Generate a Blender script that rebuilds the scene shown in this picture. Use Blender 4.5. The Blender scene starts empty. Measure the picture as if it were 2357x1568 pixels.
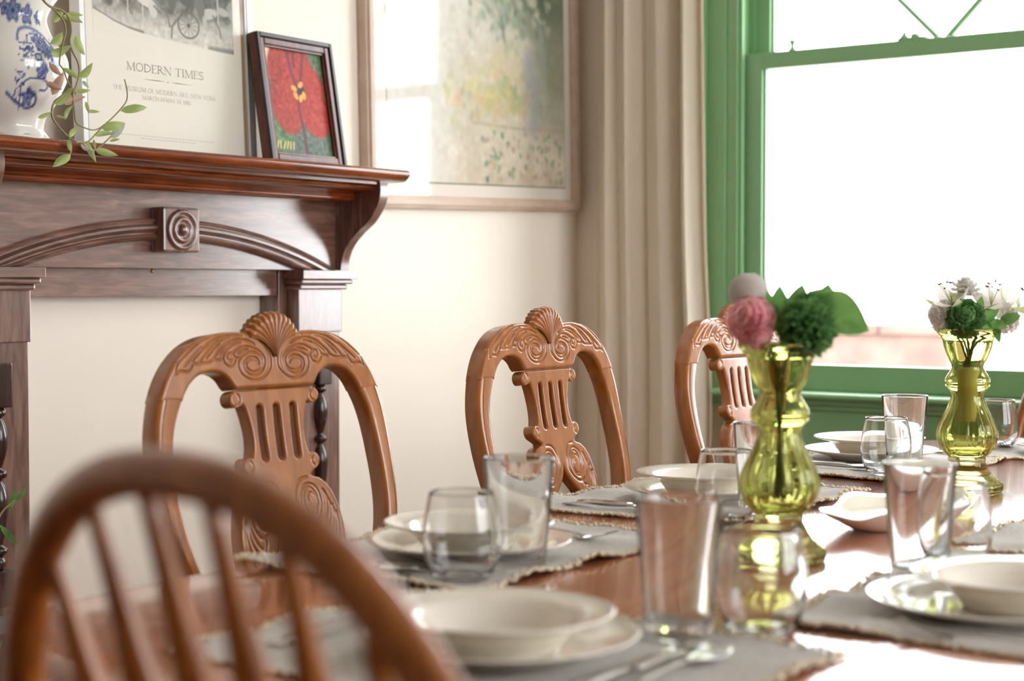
import bpy, bmesh, math, random
import numpy as np
from mathutils import Vector, Matrix

random.seed(7)
RNG = np.random.default_rng(7)
SC = bpy.context.scene
COL = SC.collection
PI = math.pi

# ------------------------------------------------------------------ camera
THETA = math.radians(35.4)
PITCH = math.atan((784.0 - 658.0) / 3823.0)
FW = Vector((math.cos(THETA) * math.cos(PITCH), math.sin(THETA) * math.cos(PITCH), -math.sin(PITCH)))
RT = Vector((math.sin(THETA), -math.cos(THETA), 0.0))
UP = RT.cross(FW)
cam_d = bpy.data.cameras.new('camera')
cam = bpy.data.objects.new('camera', cam_d)
COL.objects.link(cam)
M3 = Matrix((RT, UP, -FW)).transposed()
cam.matrix_world = Matrix.Translation((0, 0, 1.098)) @ M3.to_4x4()
cam_d.sensor_width = 36.0
cam_d.sensor_fit = 'HORIZONTAL'
cam_d.lens = 3823.0 * 36.0 / 2357.0
cam_d.clip_start = 0.05
cam_d.dof.use_dof = True
cam_d.dof.focus_distance = 2.95
cam_d.dof.aperture_fstop = 3.7
cam_d.dof.aperture_blades = 9
SC.camera = cam

# ------------------------------------------------------------------ world, lights, exposure
SC.view_settings.view_transform = 'Standard'
SC.view_settings.look = 'None'
SC.view_settings.gamma = 1.0
SC.view_settings.use_curve_mapping = False
SC.view_settings.exposure = 0.0
W = bpy.data.worlds.new('bright_overcast_sky')
SC.world = W
W.use_nodes = True
bg = W.node_tree.nodes['Background']
bg.inputs['Color'].default_value = (0.975, 0.985, 1.02, 1)
bg.inputs['Strength'].default_value = 10.8
cy = SC.cycles
cy.max_bounces = 14
cy.diffuse_bounces = 6
cy.glossy_bounces = 6
cy.transmission_bounces = 12
cy.transparent_max_bounces = 12
cy.sample_clamp_indirect = 6.0
cy.blur_glossy = 0.5


def portal(name, loc, size, rot):
    l = bpy.data.lights.new(name, 'AREA')
    l.shape = 'RECTANGLE'
    l.size, l.size_y = size
    l.cycles.is_portal = True
    o = bpy.data.objects.new(name, l)
    o.location = loc
    o.rotation_euler = rot
    COL.objects.link(o)


WZ0, WZ1 = 0.86, 2.55
# windows: (wall, y or x range)
portal('sky_portal', (4.36, 1.60, (WZ0 + WZ1) / 2), (WZ1 - WZ0, 1.16), (0, PI / 2, 0))
portal('sky_portal', (3.5, -2.16, (WZ0 + WZ1) / 2), (1.0, WZ1 - WZ0), (-PI / 2, 0, 0))  # right-wall portals belong to the added, unseen fill windows
portal('sky_portal', (2.1, -2.16, (WZ0 + WZ1) / 2), (1.6, WZ1 - WZ0), (-PI / 2, 0, 0))


# ------------------------------------------------------------------ helpers
def lin(r, g, b):
    def f(c):
        c = c / 255.0
        return c / 12.92 if c <= 0.04045 else ((c + 0.055) / 1.055) ** 2.4
    return (f(r), f(g), f(b))


def raw(name, verts, faces, mat=None, parent=None, smooth=False, loc=None):
    me = bpy.data.meshes.new(name)
    if isinstance(verts, np.ndarray):
        verts = verts.tolist()
    me.from_pydata(verts, [], faces)
    me.update()
    if smooth:
        me.polygons.foreach_set('use_smooth', [True] * len(me.polygons))
    o = bpy.data.objects.new(name, me)
    COL.objects.link(o)
    if mat:
        me.materials.append(mat)
    if parent:
        o.parent = parent
    if loc:
        o.location = loc
    return o


def tag(o, label=None, cat=None, group=None, kind=None):
    if label: o['label'] = label
    if cat: o['category'] = cat
    if group: o['group'] = group
    if kind: o['kind'] = kind
    return o


def thing(name, label, cat, loc=(0, 0, 0), rz=0.0, group=None):
    o = bpy.data.objects.new(name, None)
    o.empty_display_size = 0.05
    COL.objects.link(o)
    o.location = loc
    o.rotation_euler = (0, 0, rz)
    return tag(o, label, cat, group)


def dup(root, loc, rz, label):
    r = root.copy(); COL.objects.link(r)
    r.location = loc; r.rotation_euler = (0, 0, rz); r['label'] = label
    for ch in list(root.children):
        c = ch.copy(); COL.objects.link(c); c.parent = r
        for g in list(ch.children):
            d = g.copy(); COL.objects.link(d); d.parent = c
    return r


class MB:
    """collects geometry for one mesh"""
    def __init__(self):
        self.v = []; self.f = []

    def add(self, verts, faces):
        n = len(self.v)
        self.v += [tuple(map(float, p)) for p in verts]
        self.f += [tuple(i + n for i in q) for q in faces]
        return self

    def box(self, x0, x1, y0, y1, z0, z1):
        return self.add([(x0, y0, z0), (x1, y0, z0), (x1, y1, z0), (x0, y1, z0), (x0, y0, z1), (x1, y0, z1), (x1, y1, z1), (x0, y1, z1)],
                        [(0, 3, 2, 1), (4, 5, 6, 7), (0, 1, 5, 4), (1, 2, 6, 5), (2, 3, 7, 6), (3, 0, 4, 7)])

    def bbox(self, x0, x1, y0, y1, z0, z1, b=0.003):
        bm = bmesh.new()
        bmesh.ops.create_cube(bm, size=1.0)
        for v in bm.verts:
            v.co = Vector(((x0 + x1) / 2 + v.co.x * (x1 - x0), (y0 + y1) / 2 + v.co.y * (y1 - y0), (z0 + z1) / 2 + v.co.z * (z1 - z0)))
        bmesh.ops.bevel(bm, geom=list(bm.edges), offset=b, segments=2, affect='EDGES', profile=0.6)
        bm.verts.index_update()
        self.add([v.co[:] for v in bm.verts], [[v.index for v in f.verts] for f in bm.faces])
        bm.free()
        return self

    def tube(self, pts, rad, n=10, cap=True, flat=1.0):
        pts = [Vector(p) for p in pts]
        m = len(pts)
        if not hasattr(rad, '__len__'): rad = [rad] * m
        t0 = (pts[1] - pts[0]).normalized()
        nrm = t0.orthogonal().normalized()
        base = len(self.v); vs = []; fs = []
        for i in range(m):
            t = (pts[min(i + 1, m - 1)] - pts[max(i - 1, 0)]).normalized()
            nrm = (nrm - t * nrm.dot(t)).normalized()
            b = t.cross(nrm)
            for k in range(n):
                a = 2 * PI * k / n
                vs.append(pts[i] + (nrm * math.cos(a) + b * math.sin(a) * flat) * rad[i])
        for i in range(m - 1):
            for k in range(n):
                fs.append((i * n + k, i * n + (k + 1) % n, (i + 1) * n + (k + 1) % n, (i + 1) * n + k))
        if cap:
            fs.append(tuple(range(n - 1, -1, -1)))
            fs.append(tuple((m - 1) * n + k for k in range(n)))
        return self.add(vs, fs)

    def lathe(self, prof, n=32, c=(0, 0, 0), axis='z', flute=None, closed=False):
        """prof: list of (r,z); axis: z, or '-y' (z of profile points to -y)"""
        vs = []; fs = []
        m = len(prof)
        for (r, z) in prof:
            for k in range(n):
                a = 2 * PI * k / n
                rr = r * (flute(a, z) if flute else 1.0)
                x, y = rr * math.cos(a), rr * math.sin(a)
                if axis == 'z': vs.append((c[0] + x, c[1] + y, c[2] + z))
                else: vs.append((c[0] + x, c[1] - z, c[2] + y))
        for i in range(m - 1 if not closed else m):
            j = (i + 1) % m
            for k in range(n):
                fs.append((i * n + k, i * n + (k + 1) % n, j * n + (k + 1) % n, j * n + k))
        if not closed:
            if prof[0][0] > 1e-6: fs.append(tuple(range(n - 1, -1, -1)))
            if prof[-1][0] > 1e-6: fs.append(tuple((m - 1) * n + k for k in range(n)))
        return self.add(vs, fs)

    def prism(self, poly, x0, x1):
        """poly of (y,z) swept along x"""
        n = len(poly)
        vs = [(x0, y, z) for y, z in poly] + [(x1, y, z) for y, z in poly]
        fs = [(k, (k + 1) % n, n + (k + 1) % n, n + k) for k in range(n)]
        fs += [tuple(range(n - 1, -1, -1)), tuple(range(n, 2 * n))]
        return self.add(vs, fs)

    def slab(self, poly, z0, z1, b=0.0, seg=3):
        """poly of (x,y) with rounded edges top and bottom"""
        n = len(poly)
        P = np.array(poly, float)
        T = np.roll(P, -1, 0) - np.roll(P, 1, 0)
        T /= np.linalg.norm(T, axis=1)[:, None]
        N = np.stack([T[:, 1], -T[:, 0]], 1)
        rings = []
        if b > 0:
            for k in range(seg + 1):
                a = PI / 2 * k / seg
                rings.append((b * (1 - math.sin(a)), z0 + b * (1 - math.cos(a))))
            for k in range(seg + 1):
                a = PI / 2 * k / seg
                rings.append((b * (1 - math.cos(a)), z1 - b * (1 - math.sin(a))))
        else:
            rings = [(0, z0), (0, z1)]
        vs = []; fs = []
        for off, z in rings:
            Q = P - N * off
            vs += [(x, y, z) for x, y in Q]
        for i in range(len(rings) - 1):
            for k in range(n):
                fs.append((i * n + k, i * n + (k + 1) % n, (i + 1) * n + (k + 1) % n, (i + 1) * n + k))
        fs.append(tuple(range(n - 1, -1, -1)))
        fs.append(tuple((len(rings) - 1) * n + k for k in range(n)))
        return self.add(vs, fs)

    def build(self, name, mat, parent=None, smooth=False, loc=None):
        o = raw(name, self.v, self.f, mat, parent, smooth, loc)
        if smooth == 'auto':
            me = o.data
            me.set_sharp_from_angle(angle=math.radians(38))
        return o


def catmull(pts, n=8, closed=False):
    P = np.array(pts, float); m = len(P); out = []
    rngi = range(m if closed else m - 1)
    for i in rngi:
        if closed: p0, p1, p2, p3 = P[(i - 1) % m], P[i], P[(i + 1) % m], P[(i + 2) % m]
        else: p0, p1, p2, p3 = P[max(i - 1, 0)], P[i], P[i + 1], P[min(i + 2, m - 1)]
        for k in range(n):
            t = k / n
            out.append(0.5 * ((2 * p1) + (-p0 + p2) * t + (2 * p0 - 5 * p1 + 4 * p2 - p3) * t * t + (-p0 + 3 * p1 - 3 * p2 + p3) * t ** 3))
    if not closed: out.append(P[-1])
    return np.array(out)


# ------------------------------------------------------------------ materials
def base_mat(name, color=(0.8, 0.8, 0.8), rough=0.5, spec=0.5, coat=0.0, coat_rough=0.05, metallic=0.0, trans=0.0, ior=1.45):
    m = bpy.data.materials.new(name)
    m.use_nodes = True
    p = m.node_tree.nodes['Principled BSDF']
    p.inputs['Base Color'].default_value = (*color, 1)
    p.inputs['Roughness'].default_value = rough
    p.inputs['Specular IOR Level'].default_value = spec
    p.inputs['Coat Weight'].default_value = coat
    p.inputs['Coat Roughness'].default_value = coat_rough
    p.inputs['Metallic'].default_value = metallic
    p.inputs['Transmission Weight'].default_value = trans
    p.inputs['IOR'].default_value = ior
    return m, m.node_tree, p


def noise_node(nt, scale=(1, 1, 1), nscale=5.0, detail=6.0, dist=0.0, coord='Object', rough=0.55):
    tc = nt.nodes.new('ShaderNodeTexCoord')
    mp = nt.nodes.new('ShaderNodeMapping')
    mp.inputs['Scale'].default_value = scale
    nz = nt.nodes.new('ShaderNodeTexNoise')
    nz.inputs['Scale'].default_value = nscale
    nz.inputs['Detail'].default_value = detail
    nz.inputs['Roughness'].default_value = rough
    nz.inputs['Distortion'].default_value = dist
    nt.links.new(tc.outputs[coord], mp.inputs['Vector'])
    nt.links.new(mp.outputs['Vector'], nz.inputs['Vector'])
    return nz


def ramp_node(nt, fac, stops):
    r = nt.nodes.new('ShaderNodeValToRGB')
    el = r.color_ramp.elements
    while len(el) < len(stops): el.new(0.5)
    for e, (p, c) in zip(el, stops):
        e.position = p; e.color = (*c, 1)
    nt.links.new(fac, r.inputs['Fac'])
    return r


def bump_node(nt, p, height, strength=0.2, dist=0.002):
    b = nt.nodes.new('ShaderNodeBump')
    b.inputs['Strength'].default_value = strength
    b.inputs['Distance'].default_value = dist
    nt.links.new(height, b.inputs['Height'])
    nt.links.new(b.outputs['Normal'], p.inputs['Normal'])
    return b


def wood(name, dark, mid, light, scale=(2, 25, 25), rough=0.35, coat=0.3, bump=0.08, coat_rough=0.12, nscale=3.0, spec=0.5, coat_ior=1.5):
    m, nt, p = base_mat(name, mid, rough, spec=spec, coat=coat, coat_rough=coat_rough)
    p.inputs['Coat IOR'].default_value = coat_ior
    nz = noise_node(nt, scale, nscale, 7, 0.7)
    r = ramp_node(nt, nz.outputs['Fac'], [(0.30, dark), (0.52, mid), (0.72, light)])
    nt.links.new(r.outputs['Color'], p.inputs['Base Color'])
    if bump: bump_node(nt, p, nz.outputs['Fac'], bump, 0.001)
    return m


MAT = {}
MAT['chair'] = wood('honey_brown_varnish', lin(142, 82, 34), lin(163, 98, 43), lin(177, 111, 53), (14, 14, 2), 0.27, 0.6, 0.02)
MAT['windsor'] = wood('amber_brown_varnish', lin(116, 60, 22), lin(152, 86, 34), lin(176, 106, 46), (20, 20, 3), 0.3, 0.5, 0.02)
MAT['table'] = wood('red_brown_polish', lin(150, 86, 52), lin(172, 105, 67), lin(186, 120, 80), (2, 22, 22), 0.16, 0.6, 0.012, 0.06)
MAT['mantel'] = wood('old_dark_oak', lin(74, 46, 36), lin(114, 78, 64), lin(146, 106, 90), (3, 24, 24), 0.34, 1.0, 0.07, 0.22, coat_ior=1.68)
MAT['mantel_v'] = wood('old_dark_oak_upright', lin(72, 46, 36), lin(114, 79, 66), lin(144, 106, 90), (24, 24, 3), 0.34, 1.0, 0.07, 0.22, coat_ior=1.68)
MAT['shelf'] = wood('red_brown_shellac', lin(82, 34, 13), lin(124, 58, 23), lin(150, 78, 35), (2.5, 26, 26), 0.22, 0.5, 0.06, 0.1)
MAT['baluster'] = wood('near_black_turned_wood', lin(34, 18, 14), lin(56, 32, 26), lin(80, 50, 42), (24, 24, 3), 0.25, 0.5, 0.05)


def wall_mat(name, color):
    m, nt, p = base_mat(name, color, 0.7, spec=0.3)
    nz = noise_node(nt, (1, 1, 1), 90, 3)
    bump_node(nt, p, nz.outputs['Fac'], 0.06, 0.001)
    return m


MAT['wall'] = wall_mat('cream_wall_paint', lin(239, 230, 217))
MAT['ceiling'] = wall_mat('white_ceiling_paint', lin(238, 236, 230))
MAT['floor'] = wood('stained_floor_wood', lin(92, 58, 36), lin(120, 80, 52), lin(142, 98, 66), (2, 18, 18), 0.4, 0.2, 0.08)
MAT['green'] = base_mat('green_gloss_paint', lin(122, 166, 118), 0.3, coat=0.25, coat_rough=0.2)[0]
MAT['white_trim'] = base_mat('off_white_gloss_paint', lin(232, 226, 214), 0.35)[0]
MAT['porcelain'] = base_mat('cream_glazed_ceramic', lin(240, 234, 222), 0.12, coat=0.4)[0]
MAT['steel'] = base_mat('polished_steel', (0.62, 0.61, 0.60), 0.16, metallic=1.0)[0]
MAT['black_frame'] = wood('black_lacquer', lin(20, 20, 22), lin(30, 29, 32), lin(42, 40, 42), (20, 20, 3), 0.3, 0.1, 0.03)
MAT['brown_frame'] = wood('dark_red_brown_moulding', lin(52, 22, 13), lin(84, 38, 24), lin(108, 54, 36), (20, 20, 4), 0.3, 0.2, 0.05)
MAT['alu'] = base_mat('white_metal_frame', lin(232, 234, 234), 0.25)[0]
MAT['teal_edge'] = base_mat('green_tinted_glass_edge', lin(60, 110, 108), 0.2)[0]
MAT['kraft'] = base_mat('brown_backing_board', lin(168, 136, 100), 0.8)[0]
MAT['paper'] = base_mat('off_white_print_paper', lin(236, 230, 218), 0.6)[0]
MAT['ink'] = base_mat('warm_grey_ink', lin(158, 152, 144), 0.7)[0]
MAT['ink_faint'] = base_mat('pale_grey_ink', lin(186, 180, 171), 0.7)[0]
MAT['mat_board'] = base_mat('pale_mount_board', lin(226, 216, 206), 0.7)[0]
MAT['beige_frame'] = wood('pale_limed_frame', lin(180, 156, 136), lin(190, 168, 150), lin(200, 178, 160), (3, 3, 6), 0.45, 0.1, 0.0)
MAT['brass'] = base_mat('brass_nail', lin(212, 170, 90), 0.3, metallic=1.0)[0]
MAT['stone'] = base_mat('grey_hearth_stone', lin(110, 108, 108), 0.5)[0]
MAT['terracotta'] = base_mat('terracotta', lin(168, 96, 66), 0.8)[0]
MAT['soil'] = base_mat('dark_soil', lin(52, 40, 32), 0.95)[0]


def glass_mat(name, color=(1, 1, 1), rough=0.0, ior=1.47):
    m = bpy.data.materials.new(name)
    m.use_nodes = True
    nt = m.node_tree
    nt.nodes.remove(nt.nodes['Principled BSDF'])
    g = nt.nodes.new('ShaderNodeBsdfGlass')
    g.inputs['Color'].default_value = (*color, 1)
    g.inputs['Roughness'].default_value = rough
    g.inputs['IOR'].default_value = ior
    nt.links.new(g.outputs['BSDF'], nt.nodes['Material Output'].inputs['Surface'])
    return m


MAT['glass'] = glass_mat('clear_drinking_glass', (0.985, 0.99, 0.99))
MAT['green_glass'] = glass_mat('olive_green_pressed_glass', (0.845, 0.858, 0.62))


def pane_mat(name, refl=1.0, rough=0.015):
    """thin flat pane: mostly see-through with a mirror-like reflection that grows at grazing angles"""
    m = bpy.data.materials.new(name)
    m.use_nodes = True
    nt = m.node_tree
    nt.nodes.remove(nt.nodes['Principled BSDF'])
    t = nt.nodes.new('ShaderNodeBsdfTransparent')
    t.inputs['Color'].default_value = (0.985, 0.987, 0.985, 1)
    g = nt.nodes.new('ShaderNodeBsdfGlossy')
    g.inputs['Roughness'].default_value = rough
    lw = nt.nodes.new('ShaderNodeLayerWeight')
    lw.inputs['Blend'].default_value = 0.5
    pw = nt.nodes.new('ShaderNodeMath'); pw.operation = 'POWER'
    pw.inputs[1].default_value = 5.0
    nt.links.new(lw.outputs['Facing'], pw.inputs[0])
    fr = nt.nodes.new('ShaderNodeMath'); fr.operation = 'MULTIPLY_ADD'
    fr.inputs[1].default_value = 0.96 * refl
    fr.inputs[2].default_value = 0.04 * refl
    nt.links.new(pw.outputs['Value'], fr.inputs[0])
    mx = nt.nodes.new('ShaderNodeMixShader')
    nt.links.new(fr.outputs['Value'], mx.inputs['Fac'])
    nt.links.new(t.outputs['BSDF'], mx.inputs[1])
    nt.links.new(g.outputs['BSDF'], mx.inputs[2])
    nt.links.new(mx.outputs['Shader'], nt.nodes['Material Output'].inputs['Surface'])
    return m


MAT['pane'] = pane_mat('thin_pane_glass')
MAT['glazing'] = pane_mat('picture_glazing', 0.9, 0.07)


def attr_mat(name, rough=0.6, coat=0.0):
    m, nt, p = base_mat(name, (0.8, 0.8, 0.8), rough, coat=coat)
    a = nt.nodes.new('ShaderNodeAttribute')
    a.attribute_name = 'paint'
    nt.links.new(a.outputs['Color'], p.inputs['Base Color'])
    return m


MAT['painted'] = attr_mat('printed_picture_ink')
MAT['transfer'] = attr_mat('blue_transfer_glaze', 0.1, 0.5)


def cloth_mat(name, c1, c2, trans=0.0, scale=(1, 1, 1), nscale=400, rough=0.9):
    m, nt, p = base_mat(name, c1, rough, spec=0.15)
    nz = noise_node(nt, scale, nscale, 2)
    r = ramp_node(nt, nz.outputs['Fac'], [(0.3, c1), (0.7, c2)])
    nt.links.new(r.outputs['Color'], p.inputs['Base Color'])
    bump_node(nt, p, nz.outputs['Fac'], 0.3, 0.001)
    if trans:
        tr = nt.nodes.new('ShaderNodeBsdfTranslucent')
        nt.links.new(r.outputs['Color'], tr.inputs['Color'])
        mx = nt.nodes.new('ShaderNodeMixShader')
        mx.inputs['Fac'].default_value = trans
        nt.links.new(p.outputs['BSDF'], mx.inputs[1])
        nt.links.new(tr.outputs['BSDF'], mx.inputs[2])
        nt.links.new(mx.outputs['Shader'], nt.nodes['Material Output'].inputs['Surface'])
    return m


MAT['curtain'] = cloth_mat('cream_linen_curtain', lin(236, 226, 211), lin(244, 236, 223), 0.42, (1, 1, 1), 300)
MAT['mat'] = cloth_mat('grey_woven_cotton', lin(182, 180, 178), lin(218, 215, 211), 0, (20, 90, 20), 8)
MAT['fringe'] = cloth_mat('cream_frayed_cotton', lin(222, 208, 184), lin(238, 226, 204), 0, (1, 1, 1), 300)
MAT['petal_white'] = cloth_mat('white_petal', lin(246, 243, 240), lin(252, 250, 248), 0.75, (1, 1, 1), 40, 0.6)
MAT['petal_pink'] = cloth_mat('pink_petal', lin(255, 192, 199), lin(255, 220, 222), 0.55, (1, 1, 1), 60, 0.6)
MAT['petal_green'] = cloth_mat('green_petal', lin(96, 146, 88), lin(132, 176, 112), 0.5, (1, 1, 1), 60, 0.6)
MAT['petal_lime'] = cloth_mat('pale_lime_petal', lin(200, 218, 150), lin(228, 234, 198), 0.5, (1, 1, 1), 40, 0.6)
MAT['leaf'] = cloth_mat('fresh_green_leaf', lin(92, 144, 76), lin(136, 178, 104), 0.45, (1, 1, 1), 25, 0.4)
MAT['vine_leaf'] = cloth_mat('pale_green_leaf', lin(148, 172, 98), lin(190, 204, 138), 0.35, (1, 1, 1), 25, 0.4)
MAT['vine_pink'] = cloth_mat('pink_tinged_leaf', lin(186, 150, 134), lin(206, 178, 150), 0.3, (1, 1, 1), 25, 0.5)
MAT['vine_pale'] = cloth_mat('silvery_leaf_underside', lin(178, 190, 168), lin(206, 214, 196), 0.3, (1, 1, 1), 25, 0.5)
MAT['stem'] = base_mat('olive_brown_stem', lin(140, 132, 84), 0.6)[0]
MAT['stem_green'] = base_mat('dark_green_stem', lin(66, 84, 44), 0.6)[0]
MAT['anther'] = base_mat('maroon_anther', lin(98, 38, 44), 0.8)[0]
MAT['holder'] = base_mat('pale_stem_wrap', lin(206, 192, 140), 0.7)[0]
MAT['garden'] = cloth_mat('weathered_pink_brick', lin(112, 92, 86), lin(134, 112, 104), 0, (1, 1, 1), 4)
MAT['pale_render'] = base_mat('pale_house_render', lin(206, 200, 196), 0.9)[0]
MAT['ground'] = cloth_mat('garden_ground', lin(120, 116, 96), lin(146, 140, 118), 0, (1, 1, 1), 3)


# ------------------------------------------------------------------ room shell
def struct(o, label=None):
    o['kind'] = 'structure'
    if label: o['label'] = label
    return o


XW, YW, ZC = 4.13, 2.70, 2.95      # window wall, fireplace wall, ceiling
struct(MB().box(-4.2, 4.28, -2.0, 2.85, -0.12, 0.0).build('floor', MAT['floor']))
struct(MB().box(-4.35, 4.28, -2.15, 2.85, ZC, ZC + 0.1).build('ceiling', MAT['ceiling']))
struct(MB().box(-4.2, XW, YW, 2.85, 0, ZC).build('wall_left', MAT['wall']))
struct(MB().box(-4.35, -4.2, -2.15, 2.85, 0, ZC).build('wall_back', MAT['wall']))
SZ0, SZ1 = 0.80, 2.56
m = MB()
m.box(XW, 4.28, 2.165, 2.85, 0, ZC)
m.box(XW, 4.28, -2.15, 1.035, 0, ZC)
for (a, b) in ((1.035, 2.165),):
    m.box(XW, 4.28, a, b, 0, SZ0)
    m.box(XW, 4.28, a, b, SZ1, ZC)
struct(m.build('wall_far', MAT['wall']))
m = MB()
m.box(-4.2, 1.3, -2.15, -2.0, 0, ZC).box(2.9, 3.0, -2.15, -2.0, 0, ZC).box(4.0, XW, -2.15, -2.0, 0, ZC)
for a, b in ((1.3, 2.9), (3.0, 4.0)):
    m.box(a, b, -2.15, -2.0, 0, SZ0).box(a, b, -2.15, -2.0, SZ1, ZC)
struct(m.build('wall_right', MAT['wall']))
struct(MB().bbox(3.05, XW, 2.682, YW, 0, 0.16).build('baseboard_left', MAT['white_trim']))
struct(MB().bbox(4.112, XW, -2.0, 2.68, 0, 0.16).build('baseboard_far', MAT['white_trim']))


def sash_window(name, y0, y1, detail=True):
    """double hung window in the far wall, opening y0..y1"""
    w = bpy.data.objects.new(name, None); COL.objects.link(w); struct(w)
    G = MAT['green']
    # casing with stepped moulding
    for s, ye in ((1, y1), (-1, y0)):
        c = MB()
        def bar(a, b, xf, z0=0.765, z1=2.62):
            c.bbox(xf, XW, min(ye + s * a, ye + s * b), max(ye + s * a, ye + s * b), z0, z1, 0.003)
        bar(-0.004, 0.020, 4.098); bar(0.020, 0.078, 4.090); bar(0.078, 0.092, 4.080); bar(0.092, 0.128, 4.086); bar(0.128, 0.160, 4.074)
        c.build('casing', G, w)
    MB().bbox(4.086, XW, y0 - 0.16, y1 + 0.16, 2.56, 2.70, 0.004).build('head_casing', G, w)
    # jambs
    j = MB()
    for s, ye in ((1, y1), (-1, y0)):
        a, b = sorted((ye, ye - s * 0.012))
        j.box(4.098, 4.28, a, b, SZ0, SZ1)
        a, b = sorted((ye - s * 0.012, ye - s * 0.030))
        j.box(4.166, 4.172, a, b, 1.74, SZ1)          # parting bead
        a, b = sorted((ye - s * 0.010, ye - s * 0.024))
        j.bbox(4.106, 4.124, a, b, 0.815, SZ1, 0.004)  # inner stop bead
    j.box(4.098, 4.28, y0, y1, SZ1 - 0.012, SZ1)
    j.build('jamb', G, w)
    # lower sash
    def sash(nm, xf, xb, z0, z1, br, tr, st):
        f = MB()
        f.bbox(xf, xb, y1 - 0.012 - st, y1 - 0.013, z0, z1, 0.003)
        f.bbox(xf, xb, y0 + 0.013, y0 + 0.012 + st, z0, z1, 0.003)
        f.bbox(xf, xb, y0 + 0.012 + st, y1 - 0.012 - st, z0, z0 + br, 0.003)
        f.bbox(xf, xb, y0 + 0.012 + st, y1 - 0.012 - st, z1 - tr, z1, 0.003)
        # glazing rebate moulding
        a, b = y0 + 0.012 + st, y1 - 0.012 - st
        f.box(xf + 0.012, xb - 0.004, a, a + 0.006, z0 + br, z1 - tr).box(xf + 0.012, xb - 0.004, b - 0.006, b, z0 + br, z1 - tr)
        s_ = f.build(nm, G, w)
        MB().box((xf + xb) / 2 - 0.0015, (xf + xb) / 2 + 0.0015, a - 0.003, b + 0.003, z0 + br - 0.003, z1 - tr + 0.003).build('pane', MAT['pane'], s_)
        return s_, a, b
    lo, a, b = sash('lower_sash', 4.130, 4.164, 0.815, 1.737, 0.070, 0.045, 0.060)
    up, a2, b2 = sash('upper_sash', 4.172, 4.206, 1.700, SZ1 - 0.012, 0.042, 0.05, 0.062)
    # diagonal glazing bars
    yc = (y0 + y1) / 2
    h = (b2 - a2) / 2 - 0.005
    for s in (1, -1):
        for (p, q) in (((yc + s * 0.012, 1.742), (yc + s * h, 1.742 + h)), ((yc + s * h, 1.742 + h * 0.97), (yc + s * 0.02, 2.50))):
            d = Vector((0, q[0] - p[0], q[1] - p[1])).normalized()
            nn = Vector((0, -d.z, d.y)) * 0.0072
            mb = MB(); vs = []
            for P in (p, q):
                P = Vector((0, *P))
                for x, k in ((4.176, 0.55), (4.182, 1), (4.198, 1)):
                    vs.append((x, *(P + nn * k)[1:])); 
                for x, k in ((4.198, 1), (4.182, 1), (4.176, 0.55)):
                    vs.append((x, *(P - nn * k)[1:]))
            mb.add(vs, [(0, 1, 7, 6), (1, 2, 8, 7), (2, 3, 9, 8), (3, 4, 10, 9), (4, 5, 11, 10), (5, 0, 6, 11), (5, 4, 3, 2, 1, 0), (6, 7, 8, 9, 10, 11)])
            mb.build('glazing_bar', G, up)
    # stool, apron, panel below
    st = MB()
    prof = [(4.16, 0.815), (4.052, 0.815), (4.045, 0.811), (4.042, 0.805), (4.045, 0.799), (4.052, 0.795), (4.16, 0.795)]
    n = len(prof)
    vs = [(x, y0 - 0.17, z) for x, z in prof] + [(x, y1 + 0.035, z) for x, z in prof]
    st.add(vs, [(k, (k + 1) % n, n + (k + 1) % n, n + k) for k in range(n)] + [tuple(range(n - 1, -1, -1)), tuple(range(n, 2 * n))])
    st.build('window_stool', G, w)
    ap = MB().bbox(4.072, XW, y0 - 0.16, y1 + 0.03, 0.780, 0.795, 0.003).bbox(4.085, XW, y0 - 0.16, y1 + 0.03, 0.765, 0.780, 0.003)
    ap.build('apron', G, w)
    MB().bbox(4.095, XW, y0 - 0.16, y1 + 0.03, 0.650, 0.765, 0.003).build('lower_panel', G, w)
    # sash furniture
    k = MB().lathe([(0.0, 0.0), (0.011, 0.0), (0.010, 0.004), (0.005, 0.009), (0.0045, 0.016), (0.0075, 0.020), (0.008, 0.026), (0.005, 0.030), (0, 0.031)], 14, (4.146, y1 - 0.155, 1.737))
    k.build('sash_knob', G, lo, True)
    k = MB().bbox(4.136, 4.166, yc + 0.03, yc + 0.105, 1.737, 1.744, 0.002)
    k.lathe([(0.0, 0), (0.012, 0), (0.011, 0.006), (0.006, 0.011), (0.003, 0.020), (0, 0.021)], 12, (4.150, yc + 0.092, 1.742))
    k.lathe([(0.0, 0), (0.012, 0), (0.012, 0.008), (0.008, 0.012), (0, 0.014)], 12, (4.150, yc + 0.062, 1.742))
    k.build('sash_fastener', G, lo, True)
    return w


w1 = sash_window('window_1', 1.035, 2.165)
w1['label'] = 'green painted double-hung window with diagonal glazing bars above'
for nm, xa, xb in (('fill_window_2', 3.0, 4.0), ('fill_window_3', 1.3, 2.9)):  # unseen windows added in the right wall for fill light
    w3 = bpy.data.objects.new(nm, None); COL.objects.link(w3); struct(w3)
    xm = (xa + xb) / 2; m = MB()
    for (a, b, c, d) in ((xa, xa + 0.07, SZ0, SZ1), (xb - 0.07, xb, SZ0, SZ1), (xa + 0.07, xb - 0.07, SZ0, SZ0 + 0.07), (xa + 0.07, xb - 0.07, SZ1 - 0.07, SZ1), (xm - 0.02, xm + 0.02, SZ0 + 0.07, SZ1 - 0.07)):
        m.bbox(a, b, -2.09, -2.03, c, d)
    m.build('sash', MAT['green'], w3)
    MB().box(xa + 0.06, xb - 0.06, -2.062, -2.059, SZ0 + 0.06, SZ1 - 0.06).build('pane', MAT['pane'], w3)

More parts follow.
